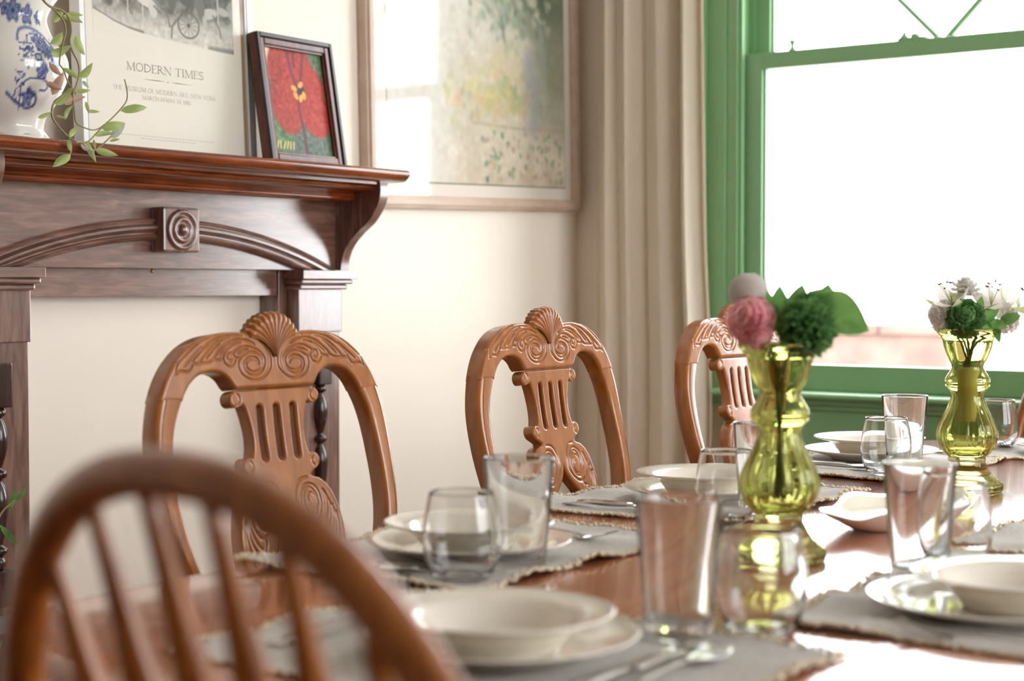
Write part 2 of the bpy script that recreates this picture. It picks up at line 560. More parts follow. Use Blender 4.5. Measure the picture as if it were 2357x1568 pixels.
# outside
tag(MB().box(4.3, 9.4, -6, 9, -0.75, -0.6).build('ground', MAT['ground']), kind='structure')
gw = thing('garden_wall', 'low pinkish brick garden wall seen through the green window', 'wall', (9.0, 3.4, -0.6))
MB().box(0, 0.22, 0.0, 3.6, 0, 1.42).build('wall_body', MAT['garden'], gw)
cop = MB()
for k in range(9):
    cop.bbox(-0.03, 0.25, 0.005 + k * 0.4, 0.395 + k * 0.4, 1.42, 1.475, 0.008)
cop.build('coping', MAT['garden'], gw)
gp = MB().tube([(9.0, 3.014, -0.6), (9.0, 3.014, 1.9), (9.0, 3.02, 2.55)], [0.012, 0.011, 0.009], 10)
gp.lathe([(0.03, 0), (0.03, 0.03), (0.012, 0.05)], 12, (9.0, 3.014, -0.6))
tag(gp.build('garden_post', MAT['pale_render'], None, True), 'thin pale post standing outside beyond the window glass', 'post')

# ------------------------------------------------------------------ curtain
def curtain():
    t = thing('curtain', 'cream floor-length curtain gathered beside the green window', 'curtain', (4.045, 2.20, 0.0))
    ny, nz = 150, 46
    y0, y1 = 0.0, 0.375
    zs = np.linspace(0.02, 2.72, nz)
    vs = []
    for z in zs:
        k = z / 2.72
        for i in range(ny):
            s = i / (ny - 1)
            ph = (s + 0.05 * math.sin(7 * s)) * 4.3 * 2 * PI + 0.3 * math.sin(3 * k + 2.0)
            amp = 0.020 + 0.008 * math.sin(5 * s + 1.0)
            x = amp * math.sin(ph) + 0.003 * math.sin(2.3 * ph + 1.7 * k + 1.0) + 0.004 * math.sin(7 * k + 9 * s)
            lo = y0 + 0.035 * k - 0.012 * math.exp(-((k - 0.30) / 0.1) ** 2)
            y = lo + (y1 - lo) * s + 0.006 * math.sin(2 * ph)
            vs.append((x - 0.008, y, z))
    fs = [(j * ny + i, j * ny + i + 1, (j + 1) * ny + i + 1, (j + 1) * ny + i) for j in range(nz - 1) for i in range(ny - 1)]
    o = raw('drape', vs, fs, MAT['curtain'], t, True)
    sol = o.modifiers.new('thickness', 'SOLIDIFY'); sol.thickness = 0.0016
    return t


curtain()
rod = thing('curtain_rod', 'white curtain rod above the curtain beside the window', 'curtain rod', (4.045, 0, 2.74))
MB().tube([(0, -1.0, 0), (0, 2.62, 0)], 0.012, 14).build('rod', MAT['white_trim'], rod, True)
for yy in (-0.9, 0.7, 2.60):
    MB().tube([(0, yy, 0), (0.085, yy, 0.0)], 0.007, 10).build('bracket', MAT['white_trim'], rod, True)

# ------------------------------------------------------------------ fireplace surround
mp = thing('fireplace_surround', 'dark stained wooden fireplace surround with arched moulding and carved corbels', 'mantelpiece', (2.44, 2.70, 0.0))
OX, OY = 2.44, 2.70


def M_(mb, name, mat, parent=mp, smooth=False):
    mb.v = [(x - OX, y - OY, z) for x, y, z in mb.v]
    return mb.build(name, mat, parent, smooth)


# shelf with rounded, undercut nose
nose = [(2.70, 1.337), (2.47, 1.337), (2.452, 1.338), (2.444, 1.341), (2.436, 1.347), (2.431, 1.354), (2.431, 1.358), (2.434, 1.363), (2.440, 1.3655), (2.448, 1.3665), (2.70, 1.3665)]
M_(MB().prism(nose, 1.867, 3.013), 'shelf', MAT['shelf'], smooth='auto')
# bed moulding under the shelf: hollow, round, hollow, bead
bed = [(2.70, 1.337), (2.487, 1.337), (2.487, 1.333), (2.497, 1.3305), (2.499, 1.329), (2.495, 1.3285)]
for k in range(7):
    a = PI / 2 * k / 6
    bed.append((2.497 + 0.030 * (1 - math.cos(a)), 1.3275 - 0.011 * math.sin(a)))
for k in range(7):
    a = PI / 2 * k / 6
    bed.append((2.527 + 0.034 * math.sin(a), 1.3165 - 0.008 * (1 - math.cos(a))))
bed += [(2.560, 1.3075)]
for k in range(9):
    a = PI * k / 8
    bed.append((2.562 - 0.007 * math.sin(a) + 0.010 * k / 8, 1.3065 - 0.0120 * k / 8 - 0.0015 * (1 - math.cos(a)) * 0.3))
bed += [(2.60, 1.2938), (2.70, 1.2938)]
M_(MB().prism(bed, 1.915, 2.965), 'bed_moulding', MAT['shelf'], smooth='auto')
# frieze board and board under it
M_(MB().bbox(1.915, 2.965, 2.62, 2.64, 1.1335, 1.300, 0.0015), 'frieze_board', MAT['mantel'])
cb = [(1.93, 1.0765), (2.822, 1.0765), (2.826, 1.079), (2.827, 1.088), (2.822, 1.093), (2.818, 1.098), (2.812, 1.101), (2.801, 1.112), (2.799, 1.118), (2.797, 1.1335), (1.93, 1.1335)]
mb = MB(); n = len(cb)
mb.add([(x, 2.646, z) for x, z in cb] + [(x, 2.668, z) for x, z in cb], [(k, (k + 1) % n, n + (k + 1) % n, n + k) for k in range(n)] + [tuple(range(n)), tuple(range(2 * n - 1, n - 1, -1))])
M_(mb, 'cross_board', MAT['mantel'])
# arched moulding, two halves, swept profile (offset along radius, projection)
arc_prof = [(0.000, 0.0), (0.000, 0.010), (0.003, 0.016), (0.008, 0.019), (0.012, 0.017), (0.014, 0.012), (0.016, 0.0115), (0.019, 0.016), (0.024, 0.021), (0.029, 0.021), (0.033, 0.016), (0.034, 0.010), (0.037, 0.009), (0.039, 0.013), (0.042, 0.014), (0.045, 0.012), (0.046, 0.006), (0.046, 0.0)]
Rb = 1.30; zc = 1.1935 - Rb
for s in (1, -1):
    mb = MB(); vs = []; steps = 28; n = len(arc_prof)
    amax = math.asin(0.535 / Rb)
    for i in range(steps + 1):
        a = math.asin(0.048 / Rb) + (amax - math.asin(0.048 / Rb)) * i / steps
        for (r, pj) in arc_prof:
            x = OX + s * (Rb + r) * math.sin(a); z = zc + (Rb + r) * math.cos(a)
            z = max(z, 1.1345)
            x = OX + s * min(abs(x - OX), 0.524)
            vs.append((x, 2.620 - pj, z))
    fs = []
    for i in range(steps):
        for k in range(n - 1):
            q = (i * n + k, i * n + k + 1, (i + 1) * n + k + 1, (i + 1) * n + k)
            fs.append(q if s < 0 else q[::-1])
    fs.append(tuple(range(n)))
    mb.add(vs, fs)
    M_(mb, 'arch_moulding', MAT['mantel'], smooth='auto')
# keystone block with turned rosette
kb = M_(MB().bbox(2.389, 2.491, 2.582, 2.62, 1.168, 1.262, 0.005), 'keystone_block', MAT['mantel_v'])
ros = MB().lathe([(0.043, -0.001), (0.043, 0.003), (0.040, 0.006), (0.036, 0.006), (0.033, 0.002), (0.030, 0.001), (0.028, 0.003), (0.026, 0.006), (0.022, 0.007), (0.018, 0.004), (0.0145, 0.001), (0.012, 0.004), (0.009, 0.009), (0.005, 0.0115), (0.0, 0.012)], 40, (2.44, 2.582, 1.215), '-y')
ros.v = [(x - OX, y - OY, z) for x, y, z in ros.v]
ros.build('rosette', MAT['mantel_v'], kb, True)
# corbels
cor = catmull([(2.482, 1.337), (2.480, 1.318), (2.484, 1.298), (2.496, 1.274), (2.518, 1.247), (2.552, 1.222), (2.582, 1.194), (2.598, 1.164), (2.603, 1.1345)], 5)
for x0, x1 in ((2.965, 2.993), (1.887, 1.915)):
    poly = [(2.70, 1.1345), (2.70, 1.337)] + [tuple(p) for p in cor]
    M_(MB().prism(poly, x0, x1), 'corbel', MAT['mantel_v'], smooth='auto')
# pilasters
for s in (1, -1):
    def X(a, b):
        p, q = OX + s * a, OX + s * b
        return (min(p, q), max(p, q))
    pl = MB().bbox(*X(0.378, 0.522), 2.606, 2.64, 0.47, 1.10, 0.002).bbox(*X(0.352, 0.378), 2.640, 2.70, 0.0, 1.1335, 0.002)
    p_ = M_(pl, 'pilaster', MAT['mantel_v'])
    def sub(mb, nm, mt, sm=False):
        mb.v = [(x - OX, y - OY, z) for x, y, z in mb.v]
        return mb.build(nm, mt, p_, sm)
    sub(MB().bbox(*X(0.376, 0.525), 2.600, 2.64, 0.99, 1.098, 0.002), 'upper_block', MAT['mantel_v'])
    cap = MB().bbox(*X(0.362, 0.548), 2.572, 2.66, 1.1135, 1.1333, 0.0012)
    cap.bbox(*X(0.366, 0.542), 2.580, 2.66, 1.1015, 1.1135, 0.004).bbox(*X(0.372, 0.533), 2.590, 2.66, 1.089, 1.1015, 0.004)
    sub(cap, 'capital', MAT['mantel'])
    xc = OX + s * 0.452
    for za, zb in ((0.868, 0.952), (0.49, 0.56)):
        sub(MB().bbox(xc - 0.021, xc + 0.021, 2.585, 2.63, za, zb, 0.003), 'baluster_block', MAT['baluster'])
    prof = [(0.012, 0.56), (0.015, 0.575), (0.010, 0.585), (0.017, 0.592), (0.017, 0.600), (0.009, 0.606), (0.011, 0.62), (0.018, 0.66), (0.020, 0.69), (0.015, 0.715), (0.008, 0.73), (0.016, 0.736), (0.017, 0.746), (0.008, 0.752),
            (0.012, 0.765), (0.019, 0.79), (0.0195, 0.815), (0.014, 0.838), (0.009, 0.848), (0.016, 0.854), (0.016, 0.862), (0.011, 0.868)]
    mb = MB(); rs = []
    pc = catmull(prof, 3)
    mb.lathe([(r, z) for r, z in pc], 22, (xc, 2.606, 0))
    sub(mb, 'split_baluster', MAT['baluster'], True)
    M_(MB().bbox(*X(0.37, 0.53), 2.585, 2.69, 0.440, 0.470, 0.004), 'plinth_cap', MAT['stone'])
    M_(MB().bbox(*X(0.376, 0.525), 2.600, 2.69, 0.0, 0.440, 0.003), 'plinth', MAT['mantel_v'])
M_(MB().lathe([(0.0, 0.003), (0.003, 0.0025), (0.0045, 0.0), (0.0045, -0.003)], 14, (2.415, 2.646, 1.129), '-y'), 'brass_nail', MAT['brass'], smooth=True)


# ------------------------------------------------------------------ painted surfaces (vertex paint on fine grids)
def S2L(a):
    a = np.clip(np.asarray(a, float), 0, 255) / 255.0
    return np.where(a <= 0.04045, a / 12.92, ((a + 0.055) / 1.055) ** 2.4)


class Canvas:
    """small colour array over a rectangle of w x h metres, origin bottom left"""
    def __init__(self, w, h, nx, ny, bgc):
        self.w, self.h, self.nx, self.ny = w, h, nx, ny
        self.c = np.zeros((ny, nx, 3)) + np.array(bgc, float)
        self.x, self.y = np.meshgrid(np.linspace(0, w, nx), np.linspace(0, h, ny))

    def mix(self, mask, col):
        self.c += (np.array(col, float) - self.c) * np.clip(mask, 0, 1)[..., None]

    def blob(self, x, y, rx, ry, col, soft=0.25, ang=0.0, k=1.0):
        dx, dy = self.x - x, self.y - y
        ca, sa = math.cos(ang), math.sin(ang)
        u, v = (dx * ca + dy * sa) / rx, (-dx * sa + dy * ca) / ry
        r = np.sqrt(u * u + v * v)
        self.mix(np.clip((1 - r) / soft + 0.5, 0, 1) * k, col)

    def line(self, pts, wd, col, k=1.0, soft=0.6):
        P = np.array(pts, float)
        d = np.full(self.x.shape, 1e9)
        for a, b in zip(P[:-1], P[1:]):
            ab = b - a; L = (ab ** 2).sum() + 1e-12
            t = np.clip(((self.x - a[0]) * ab[0] + (self.y - a[1]) * ab[1]) / L, 0, 1)
            d = np.minimum(d, np.hypot(self.x - a[0] - t * ab[0], self.y - a[1] - t * ab[1]))
        self.mix(np.clip((wd / 2 - d) / (wd * soft) + 0.5, 0, 1) * k, col)

    def noise(self, cells, amp, col=None):
        g = RNG.normal(size=(int(cells * self.h / self.w) + 3, cells + 3))
        xi = self.x / self.w * cells; yi = self.y / self.w * cells
        x0 = np.floor(xi).astype(int); y0 = np.clip(np.floor(yi).astype(int), 0, g.shape[0] - 2)
        fx, fy = xi - x0, yi - y0
        fx = fx * fx * (3 - 2 * fx); fy = fy * fy * (3 - 2 * fy)
        n = (g[y0, x0] * (1 - fx) + g[y0, x0 + 1] * fx) * (1 - fy) + (g[y0 + 1, x0] * (1 - fx) + g[y0 + 1, x0 + 1] * fx) * fy
        if col is None: self.c += n[..., None] * amp
        else: self.mix(np.clip(n * amp, 0, 1), col)
        return n

    def build(self, name, parent, x0, y, z0, mat=None):
        nx, ny = self.nx, self.ny
        vs = np.stack([x0 + self.x.ravel(), np.full(nx * ny, y), z0 + self.y.ravel()], 1)
        fs = [(j * nx + i, j * nx + i + 1, (j + 1) * nx + i + 1, (j + 1) * nx + i) for j in range(ny - 1) for i in range(nx - 1)]
        o = raw(name, vs, fs, mat or MAT['painted'], parent)
        at = o.data.attributes.new('paint', 'FLOAT_COLOR', 'POINT')
        col = np.ones((nx * ny, 4)); col[:, :3] = S2L(self.c.reshape(-1, 3))
        at.data.foreach_set('color', col.ravel().astype(np.float32))
        return o


# ------------------------------------------------------------------ lettering: roman capitals drawn as thick and thin strokes
def arc(cx, cy, rx, ry, a0, a1, n=12):
    return [(cx + rx * math.cos(math.radians(a0 + (a1 - a0) * i / n)), cy + ry * math.sin(math.radians(a0 + (a1 - a0) * i / n))) for i in range(n + 1)]


TH, TN = 0.125, 0.05
def ser(x, y, w=0.13): return ([(x - w, y), (x + w, y)], TN)
GL = {
    'M': (1.12, [([(.14, 0), (.16, 1)], TN), ([(.16, 1), (.55, .03)], TH), ([(.55, .03), (.94, 1)], TN), ([(.94, 1), (.97, 0)], TH), ser(.14, .02), ser(.97, .02), ser(.10, .98, .08), ser(1.0, .98, .08)]),
    'O': (1.0, [(arc(.5, .5, .40, .48, 0, 360, 26), 0.095)]),
    'D': (0.95, [([(.16, 0), (.16, 1)], TH), (arc(.22, .5, .62, .47, -90, 90, 16), 0.095), ser(.14, .02), ser(.14, .98)]),
    'E': (0.72, [([(.16, 0), (.16, 1)], TH), ([(.16, .98), (.62, .98)], TN), ([(.16, .52), (.52, .52)], TN), ([(.16, .02), (.65, .02)], TN), ([(.64, .02), (.66, .2)], TN), ([(.61, .98), (.62, .82)], TN), ser(.14, .02), ser(.14, .98)]),
    'R': (0.85, [([(.16, 0), (.16, 1)], TH), (arc(.2, .745, .38, .235, -90, 90, 12), 0.085), ([(.36, .5), (.80, .01)], TH), ser(.14, .02), ser(.14, .98)]),
    'N': (1.02, [([(.16, 0), (.16, 1)], TN), ([(.14, 1), (.86, .02)], TH), ([(.86, 0), (.86, 1)], TN), ser(.16, .02), ser(.86, .98), ser(.10, .98, .08)]),
    'T': (0.82, [([(.41, 0), (.41, 1)], TH), ([(.06, .98), (.76, .98)], TN), ([(.07, .98), (.05, .80)], TN), ([(.75, .98), (.77, .80)], TN), ser(.41, .02)]),
    'I': (0.42, [([(.21, 0), (.21, 1)], TH), ser(.21, .02), ser(.21, .98)]),
    'S': (0.66, [(arc(.33, .74, .23, .24, 30, 270, 12)[:] + arc(.33, .255, .25, .245, 90, -150, 12)[0:], 0.1), ([(.54, .84), (.55, .97)], TN), ([(.10, .16), (.09, .03)], TN)]),
    'H': (0.98, [([(.16, 0), (.16, 1)], TH), ([(.82, 0), (.82, 1)], TH), ([(.16, .52), (.82, .52)], TN), ser(.16, .02), ser(.82, .02), ser(.16, .98), ser(.82, .98)]),
    'U': (0.95, [([(.16, 1), (.16, .32)] + arc(.47, .32, .31, .31, 180, 360, 12)[1:] + [(.78, 1)], 0.09), ser(.16, .98), ser(.78, .98)]),
    'F': (0.68, [([(.16, 0), (.16, 1)], TH), ([(.16, .98), (.62, .98)], TN), ([(.16, .52), (.52, .52)], TN), ser(.16, .02)]),
    'A': (0.92, [([(.08, 0), (.46, 1)], TN), ([(.46, 1), (.84, 0)], TH), ([(.2, .36), (.68, .36)], TN), ser(.09, .02, .1), ser(.83, .02, .1)]),
    'W': (1.3, [([(.06, 1), (.36, 0)], TH), ([(.36, 0), (.65, .98)], TN), ([(.65, .98), (.95, 0)], TH), ([(.95, 0), (1.24, 1)], TN)]),
    'Y': (0.88, [([(.06, 1), (.44, .45)], TH), ([(.82, 1), (.44, .45)], TN), ([(.44, .45), (.44, 0)], TH), ser(.44, .02)]),
    'K': (0.9, [([(.16, 0), (.16, 1)], TH), ([(.2, .42), (.76, 1)], TN), ([(.36, .56), (.82, 0)], TH), ser(.16, .02), ser(.16, .98)]),
    'C': (0.88, [(arc(.48, .5, .38, .48, 42, 318, 20), 0.095), ([(.76, .82), (.77, .97)], TN)]),
    '1': (0.5, [([(.25, 0), (.25, 1)], TH), ([(.25, 1), (.1, .86)], TN), ser(.25, .02)]),
    '4': (0.62, [([(.45, 0), (.45, 1)], TH), ([(.45, 1), (.05, .3)], TN), ([(.05, .3), (.6, .3)], TN)]),
    '9': (0.6, [(arc(.3, .68, .22, .3, 0, 360, 18), 0.09), ([(.52, .68), (.48, .3), (.2, .0)], 0.08)]),
    '8': (0.6, [(arc(.3, .75, .2, .23, 0, 360, 16), 0.09), (arc(.3, .26, .24, .25, 0, 360, 16), 0.09)]),
    '5': (0.58, [([(.5, .97), (.15, .97), (.12, .58)], TN), (arc(.27, .32, .25, .3, 110, -150, 14), 0.095)]),
    '-': (0.42, [([(.06, .38), (.36, .38)], 0.07)]),
    ',': (0.28, [([(.16, .08), (.08, -.16)], 0.09)]),
    ' ': (0.42, []),
}


def lettering(name, text, parent, x0, x1, z, cap, y, mat, weight=1.0):
    total = sum(GL[c][0] for c in text)
    sx = (x1 - x0) / total
    mb = MB(); x = x0
    for ch in text:
        adv, strokes = GL[ch]
        for pts, wd in strokes:
            P = [Vector((x + px * sx, 0, z + py * cap)) for px, py in pts]
            hw = wd * cap * 0.5 * weight
            for a, b in zip(P[:-1], P[1:]):
                d = b - a
                if d.length < 1e-7: continue
                d.normalize(); nn = Vector((-d.z, 0, d.x)) * hw
                a2, b2 = a - d * hw * 0.3, b + d * hw * 0.3
                q = [a2 + nn, b2 + nn, b2 - nn, a2 - nn]
                mb.add([(p.x, y, p.z) for p in q], [(3, 2, 1, 0)])
        x += adv * sx
    return mb.build(name, mat, parent)


# ------------------------------------------------------------------ poster leaning on the mantel shelf
SHELF = 1.3667
po = thing('framed_poster', 'large exhibition poster in a white metal frame standing on the mantel shelf', 'framed poster', (2.200, 2.602, SHELF))
po.rotation_euler = (-math.radians(2.6), 0, 0)
PW, PH = 0.487, 0.74
fr = MB()
for (a, b, c, d) in ((0, 0.0125, 0, PH), (PW - 0.0235, PW, 0, PH), (0.0125, PW - 0.0235, 0, 0.0125), (0.0125, PW - 0.0235, PH - 0.0125, PH)):
    fr.bbox(a, b, 0.0, 0.030, c, d, 0.0012)
fr.build('frame', MAT['alu'], po)
ed = MB()
for (a, b, c, d, y_) in ((0.0125, 0.0145, 0.0125, PH - .0125, 0.0012), (PW - 0.0185, PW - 0.0168, 0.0095, PH - .0095, -0.0006), (0.0145, PW - 0.0235, 0.0125, 0.0148, 0.0012)):
    ed.box(a, b, y_, 0.006, c, d)
ed.build('glass_edge', MAT['teal_edge'], po)
MB().box(0.0125, PW - 0.0235, 0.0065, 0.0100, 0.0125, PH - .0125).build('backing_board', MAT['kraft'], po)
pr = MB().box(0.0145, PW - 0.0330, 0.0056, 0.0061, 0.016, PH - .0125).build('print_sheet', MAT['paper'], po)
MB().box(0.0130, PW - 0.0240, 0.0020, 0.0036, 0.0130, PH - .0130).build('glazing', MAT['glazing'], po)
# photograph of a fairground carousel, printed in greys
cv = Canvas(0.393, 0.42, 300, 320, (214, 209, 200))
def zz(x, y): return ((x - 570) / 930 * 0.393, (365 - 0.085 * (1500 - x) - y) * 3.3e-4)
n1 = cv.noise(40, 5)
cv.mix(np.clip((cv.y - 0.026) / 0.03, 0, 1) * 0.55, (150, 147, 140))
cv.mix(np.clip((cv.y - 0.052) / 0.022, 0, 1) * (0.6 + 0.3 * np.tanh(cv.noise(22, 0))), (92, 90, 86))
cv.mix(np.clip((cv.y - 0.08) / 0.05, 0, 1) * 0.6, (70, 68, 66))
cv.noise(60, 9)
for i in range(60):
    x, y = RNG.uniform(0, .393), RNG.uniform(0.062, 0.30)
    g = RNG.choice([60, 80, 120, 170, 200]); cv.blob(x, y, RNG.uniform(.004, .016), RNG.uniform(.003, .012), (g, g - 2, g - 6), 0.6, RNG.uniform(0, 3), 0.6)
for x, yb in ((620, 95), (730, 80), (790, 170), (885, 205), (940, 150), (1395, 270)):
    cv.line([zz(x, -700), zz(x, yb)], 0.0042, (208, 204, 196), 0.85)
for (x, y, rx, ry, a, g) in ((905, 62, 75, 26, -.35, 222), (950, 110, 26, 44, .3, 214), (760, 14, 60, 24, -.2, 216), (700, -30, 40, 30, .3, 180), (1330, 110, 60, 28, .2, 196), (1300, 160, 14, 48, .1, 190), (1270, 60, 30, 60, .2, 120), (1080, 40, 26, 60, 0, 110), (1180, 20, 50, 40, .2, 96), (1430, 90, 40, 20, -.2, 180)):
    p = zz(x, y); cv.blob(p[0], p[1], rx / 930 * .393, ry / 930 * .393, (g, g - 3, g - 9), 0.25, a)
for seg in (((840, 70), (800, 120), (815, 150)), ((960, 90), (1000, 130)), ((1360, 120), (1400, 200), (1410, 260)), ((1120, 150), (1075, 210), (1068, 280)), ((1040, 100), (1060, 210))):
    cv.line([zz(*p) for p in seg], 0.005, (120, 116, 110), 0.8)
wc = zz(1187, 195)
cv.line([(wc[0] + .030 * math.cos(t), wc[1] + .027 * math.sin(t)) for t in np.linspace(0, 2 * PI, 30)], 0.0042, (112, 108, 102), 0.9)
for k in range(12):
    t = 2 * PI * k / 12
    cv.line([wc, (wc[0] + .030 * math.cos(t), wc[1] + .027 * math.sin(t))], 0.0018, (130, 126, 120), 0.8)
cv.blob(wc[0], wc[1], .004, .004, (90, 88, 84))
edge = np.interp(cv.x, [zz(x, 0)[0] for x in (570, 640, 700, 800, 880, 1000, 1200, 1350, 1500)], [zz(x, y)[1] for x, y in zip((570, 640, 700, 800, 880, 1000, 1200, 1350, 1500), (130, 165, 200, 240, 262, 285, 315, 340, 365))])
cv.line([zz(580, 140), zz(640, 172), zz(700, 205), zz(790, 240), zz(880, 262)], 0.006, (104, 100, 96), 0.8)
cv.line([zz(1330, 338), zz(1500, 350)], 0.012, (128, 126, 120), 0.8)
cv.mix(np.clip((edge - cv.y) / 0.003, 0, 1), (234, 228, 216))
cv.build('carousel_photograph', po, 0.038, 0.0051, 0.238)
TY = 0.0052
lettering('title_lettering', 'MODERN TIMES', po, 0.121, 0.337, 0.1730, 0.0168, TY, MAT['ink'])
mb = MB()
for s in (1, -1):
    mb.add([(0.2335 + s * 0.006, TY, 0.1583), (0.2335 + s * 0.03, TY, 0.1592), (0.2335 + s * 0.072, TY, 0.1580), (0.2335 + s * 0.03, TY, 0.1572)], [(0, 1, 2, 3)])
mb.add([(0.2305, TY, .158), (0.2335, TY, .1592), (0.2365, TY, .158), (0.2335, TY, .1568)], [(0, 1, 2, 3)])
mb.build('ornamental_rule', MAT['ink'], po)
lettering('museum_lettering', 'THE MUSEUM OF MODERN ART, NEW YORK', po, 0.083, 0.372, 0.1310, 0.0090, TY, MAT['ink_faint'])
lettering('date_lettering', 'MARCH 14-MAY 14, 1985', po, 0.161, 0.296, 0.1155, 0.0086, TY, MAT['ink_faint'])
mb = MB()
for z_, x0, x1 in ((0.0400, 0.083, 0.363), (0.0345, 0.153, 0.298)):
    x = x0
    while x < x1:
        w_ = random.uniform(0.004, 0.012)
        mb.add([(x, TY, z_), (x + w_, TY, z_), (x + w_, TY, z_ + .0012), (x, TY, z_ + .0012)], [(0, 1, 2, 3)])
        x += w_ + 0.0022
mb.build('small_print', MAT['ink_faint'], po)

# ------------------------------------------------------------------ small red flower painting
sp = thing('small_framed_painting', 'small painting of a red flower in a black and brown frame on the mantel shelf', 'framed painting', (2.664, 2.532, SHELF))
sp.rotation_euler = (-math.radians(9.6), 0, 0)
FWd, FH = 0.247, 0.296
def ring(a, b, y0, y1, bev):
    m_ = MB()
    for (p, q, r, s) in ((a, b, a, FH - a), (FWd - b, FWd - a, a, FH - a), (b, FWd - b, a, b), (b, FWd - b, FH - b, FH - a)):
        m_.bbox(p, q, y0, y1, r, s, bev)
    return m_
ring(0.0, 0.0095, 0.0, 0.032, 0.002).build('outer_frame', MAT['black_frame'], sp)
MB().bbox(-0.0012, 0.002, 0.0055, 0.0265, 0.0, FH, 0.0008).build('side_veneer', MAT['brown_frame'], sp)
MB().bbox(FWd - 0.002, FWd + 0.0012, 0.0055, 0.0265, 0.0, FH, 0.0008).build('side_veneer', MAT['brown_frame'], sp)
ring(0.0095, 0.0245, 0.004, 0.020, 0.003).build('inner_moulding', MAT['brown_frame'], sp)
ring(0.0245, 0.029, 0.0085, 0.020, 0.001).build('slip', MAT['brown_frame'], sp)
MB().box(0.004, FWd - .004, 0.018, 0.022, 0.004, FH - .004).build('backing_board', MAT['black_frame'], sp)
w_, h_ = FWd - 0.056, FH - 0.056
cv = Canvas(w_, h_, 110, 140, (84, 104, 74))
def q(u, v): return (u * w_, v * h_)
cv.blob(*q(.08, .95), .05, .05, (232, 214, 182), .5)
cv.blob(*q(.9, .75), .05, .07, (86, 116, 84), .5)
cv.blob(*q(.55, .10), .10, .03, (92, 108, 96), .8)
cv.blob(*q(.15, .25), .04, .05, (92, 122, 80), .6)
cv.noise(24, 10)
for u, v, a, b, an in ((.36, .78, .060, .075, .1), (.66, .62, .062, .070, -.3), (.30, .46, .050, .066, .2), (.78, .42, .048, .058, .3), (.55, .86, .05, .05, 0), (.5, .6, .05, .06, 0)):
    cv.blob(*q(u, v), a, b, (162 + RNG.integers(-8, 8), 56, 46), .12, an)
cv.noise(30, 9)
for pts in ((q(.40, 1.0), q(.45, .78), q(.54, .60)), (q(.68, .98), q(.60, .74), q(.54, .60)), (q(.52, 1.0), q(.50, .85)), (q(.54, .60), q(.50, .45), q(.54, .25), q(.55, .0))):
    cv.line(pts, .0085, (104, 44, 58), .9)
cv.blob(*q(.58, .62), .012, .014, (58, 40, 44), .3)
for u, v in ((.46, .64), (.48, .57), (.62, .58), (.56, .55), (.58, .68)):
    cv.blob(*q(u, v), .006, .010, (226, 168, 84), .4, RNG.uniform(0, 3))
for k in range(6):
    cv.line([q(.05 + .055 * k, .05), q(.07 + .055 * k + RNG.uniform(-.02, .02), .115)], .004, (224, 196, 120), .9)
cv.build('painting', sp, 0.028, 0.0165, 0.028)
st_ = MB().bbox(0.10, 0.15, 0.030, 0.034, 0.0, 0.20, 0.001)
st_.build('easel_back', MAT['black_frame'], sp)

# ------------------------------------------------------------------ large picture on the wall
wp = thing('wall_picture', 'large pale framed garden print hanging on the cream wall beside the mantel', 'framed print', (3.148, 2.700, 1.291))
wp.rotation_euler = (0, -math.radians(1.45), 0)
BW, BH = 0.960, 1.02
fr = MB()
for (a, b, c, d) in ((0, 0.034, 0, BH), (BW - 0.034, BW, 0, BH), (0.034, BW - 0.034, 0, 0.034), (0.034, BW - 0.034, BH - 0.034, BH)):
    fr.bbox(a, b, -0.030, 0.0, c, d, 0.006)
    fr.bbox(a + 0.008, b - 0.008, -0.036, -0.02, c + 0.008, d - 0.008, 0.004)
fr.build('frame', MAT['beige_frame'], wp)
MB().box(0.03, BW - .03, -0.018, -0.012, 0.03, BH - .03).build('mount', MAT['mat_board'], wp)
MB().box(0.032, BW - .032, -0.026, -0.024, 0.032, BH - .032).build('glazing', MAT['glazing'], wp)
w_, h_ = 0.805, 0.90
cv = Canvas(w_, h_, 170, 190, (206, 198, 180))
cv.mix(np.clip((cv.y - .30) / .2, 0, 1) * .7, (214, 212, 206))
cv.mix(np.clip(1 - cv.y / .20, 0, 1) * .7, (208, 190, 168))
cv.noise(18, 6)
cv.mix(np.clip((.34 - cv.x) / .12, 0, 1) * .6, (224, 222, 217))
cv.blob(.76, .40, .10, .22, (132, 136, 112), .9, 0, .8)
cv.blob(.72, .60, .26, .15, (108, 122, 100), .8)
for k in range(130):
    x, y = RNG.normal(.52, .11), RNG.normal(.50, .06)
    c = [(150, 166, 146), (172, 182, 162), (212, 206, 186), (128, 146, 122)][RNG.integers(4)]
    cv.blob(x, y, RNG.uniform(.008, .022), RNG.uniform(.006, .016), c, .7, RNG.uniform(0, 3), .7)
cv.line([(.50, .46), (.51, .40), (.525, .37)], .012, (118, 130, 124), .6)
cv.blob(.52, .33, .08, .06, (214, 200, 164), .6, 0, .6)
for k in range(120):
    x, y = RNG.normal(.46, .10), RNG.normal(.245, .035)
    c = [(206, 196, 130), (192, 190, 132), (150, 166, 120), (206, 168, 126), (200, 190, 150)][RNG.integers(5)]
    cv.blob(x, y, RNG.uniform(.008, .024), RNG.uniform(.006, .015), c, 1.0, RNG.uniform(0, 3), .5)
cv.line([(.628, .35), (.640, .28), (.652, .20), (.648, .165)], .040, (136, 146, 172), .6, 1.4)
cv.line([(.612, .25), (.604, .19), (.608, .15)], .024, (188, 166, 146), .6)
cv.line([(.69, .44), (.70, .32), (.70, .24)], .030, (176, 186, 182), .5)
cv.line([(.36, .165), (.56, .158), (.80, .162)], .007, (172, 152, 132), .6)
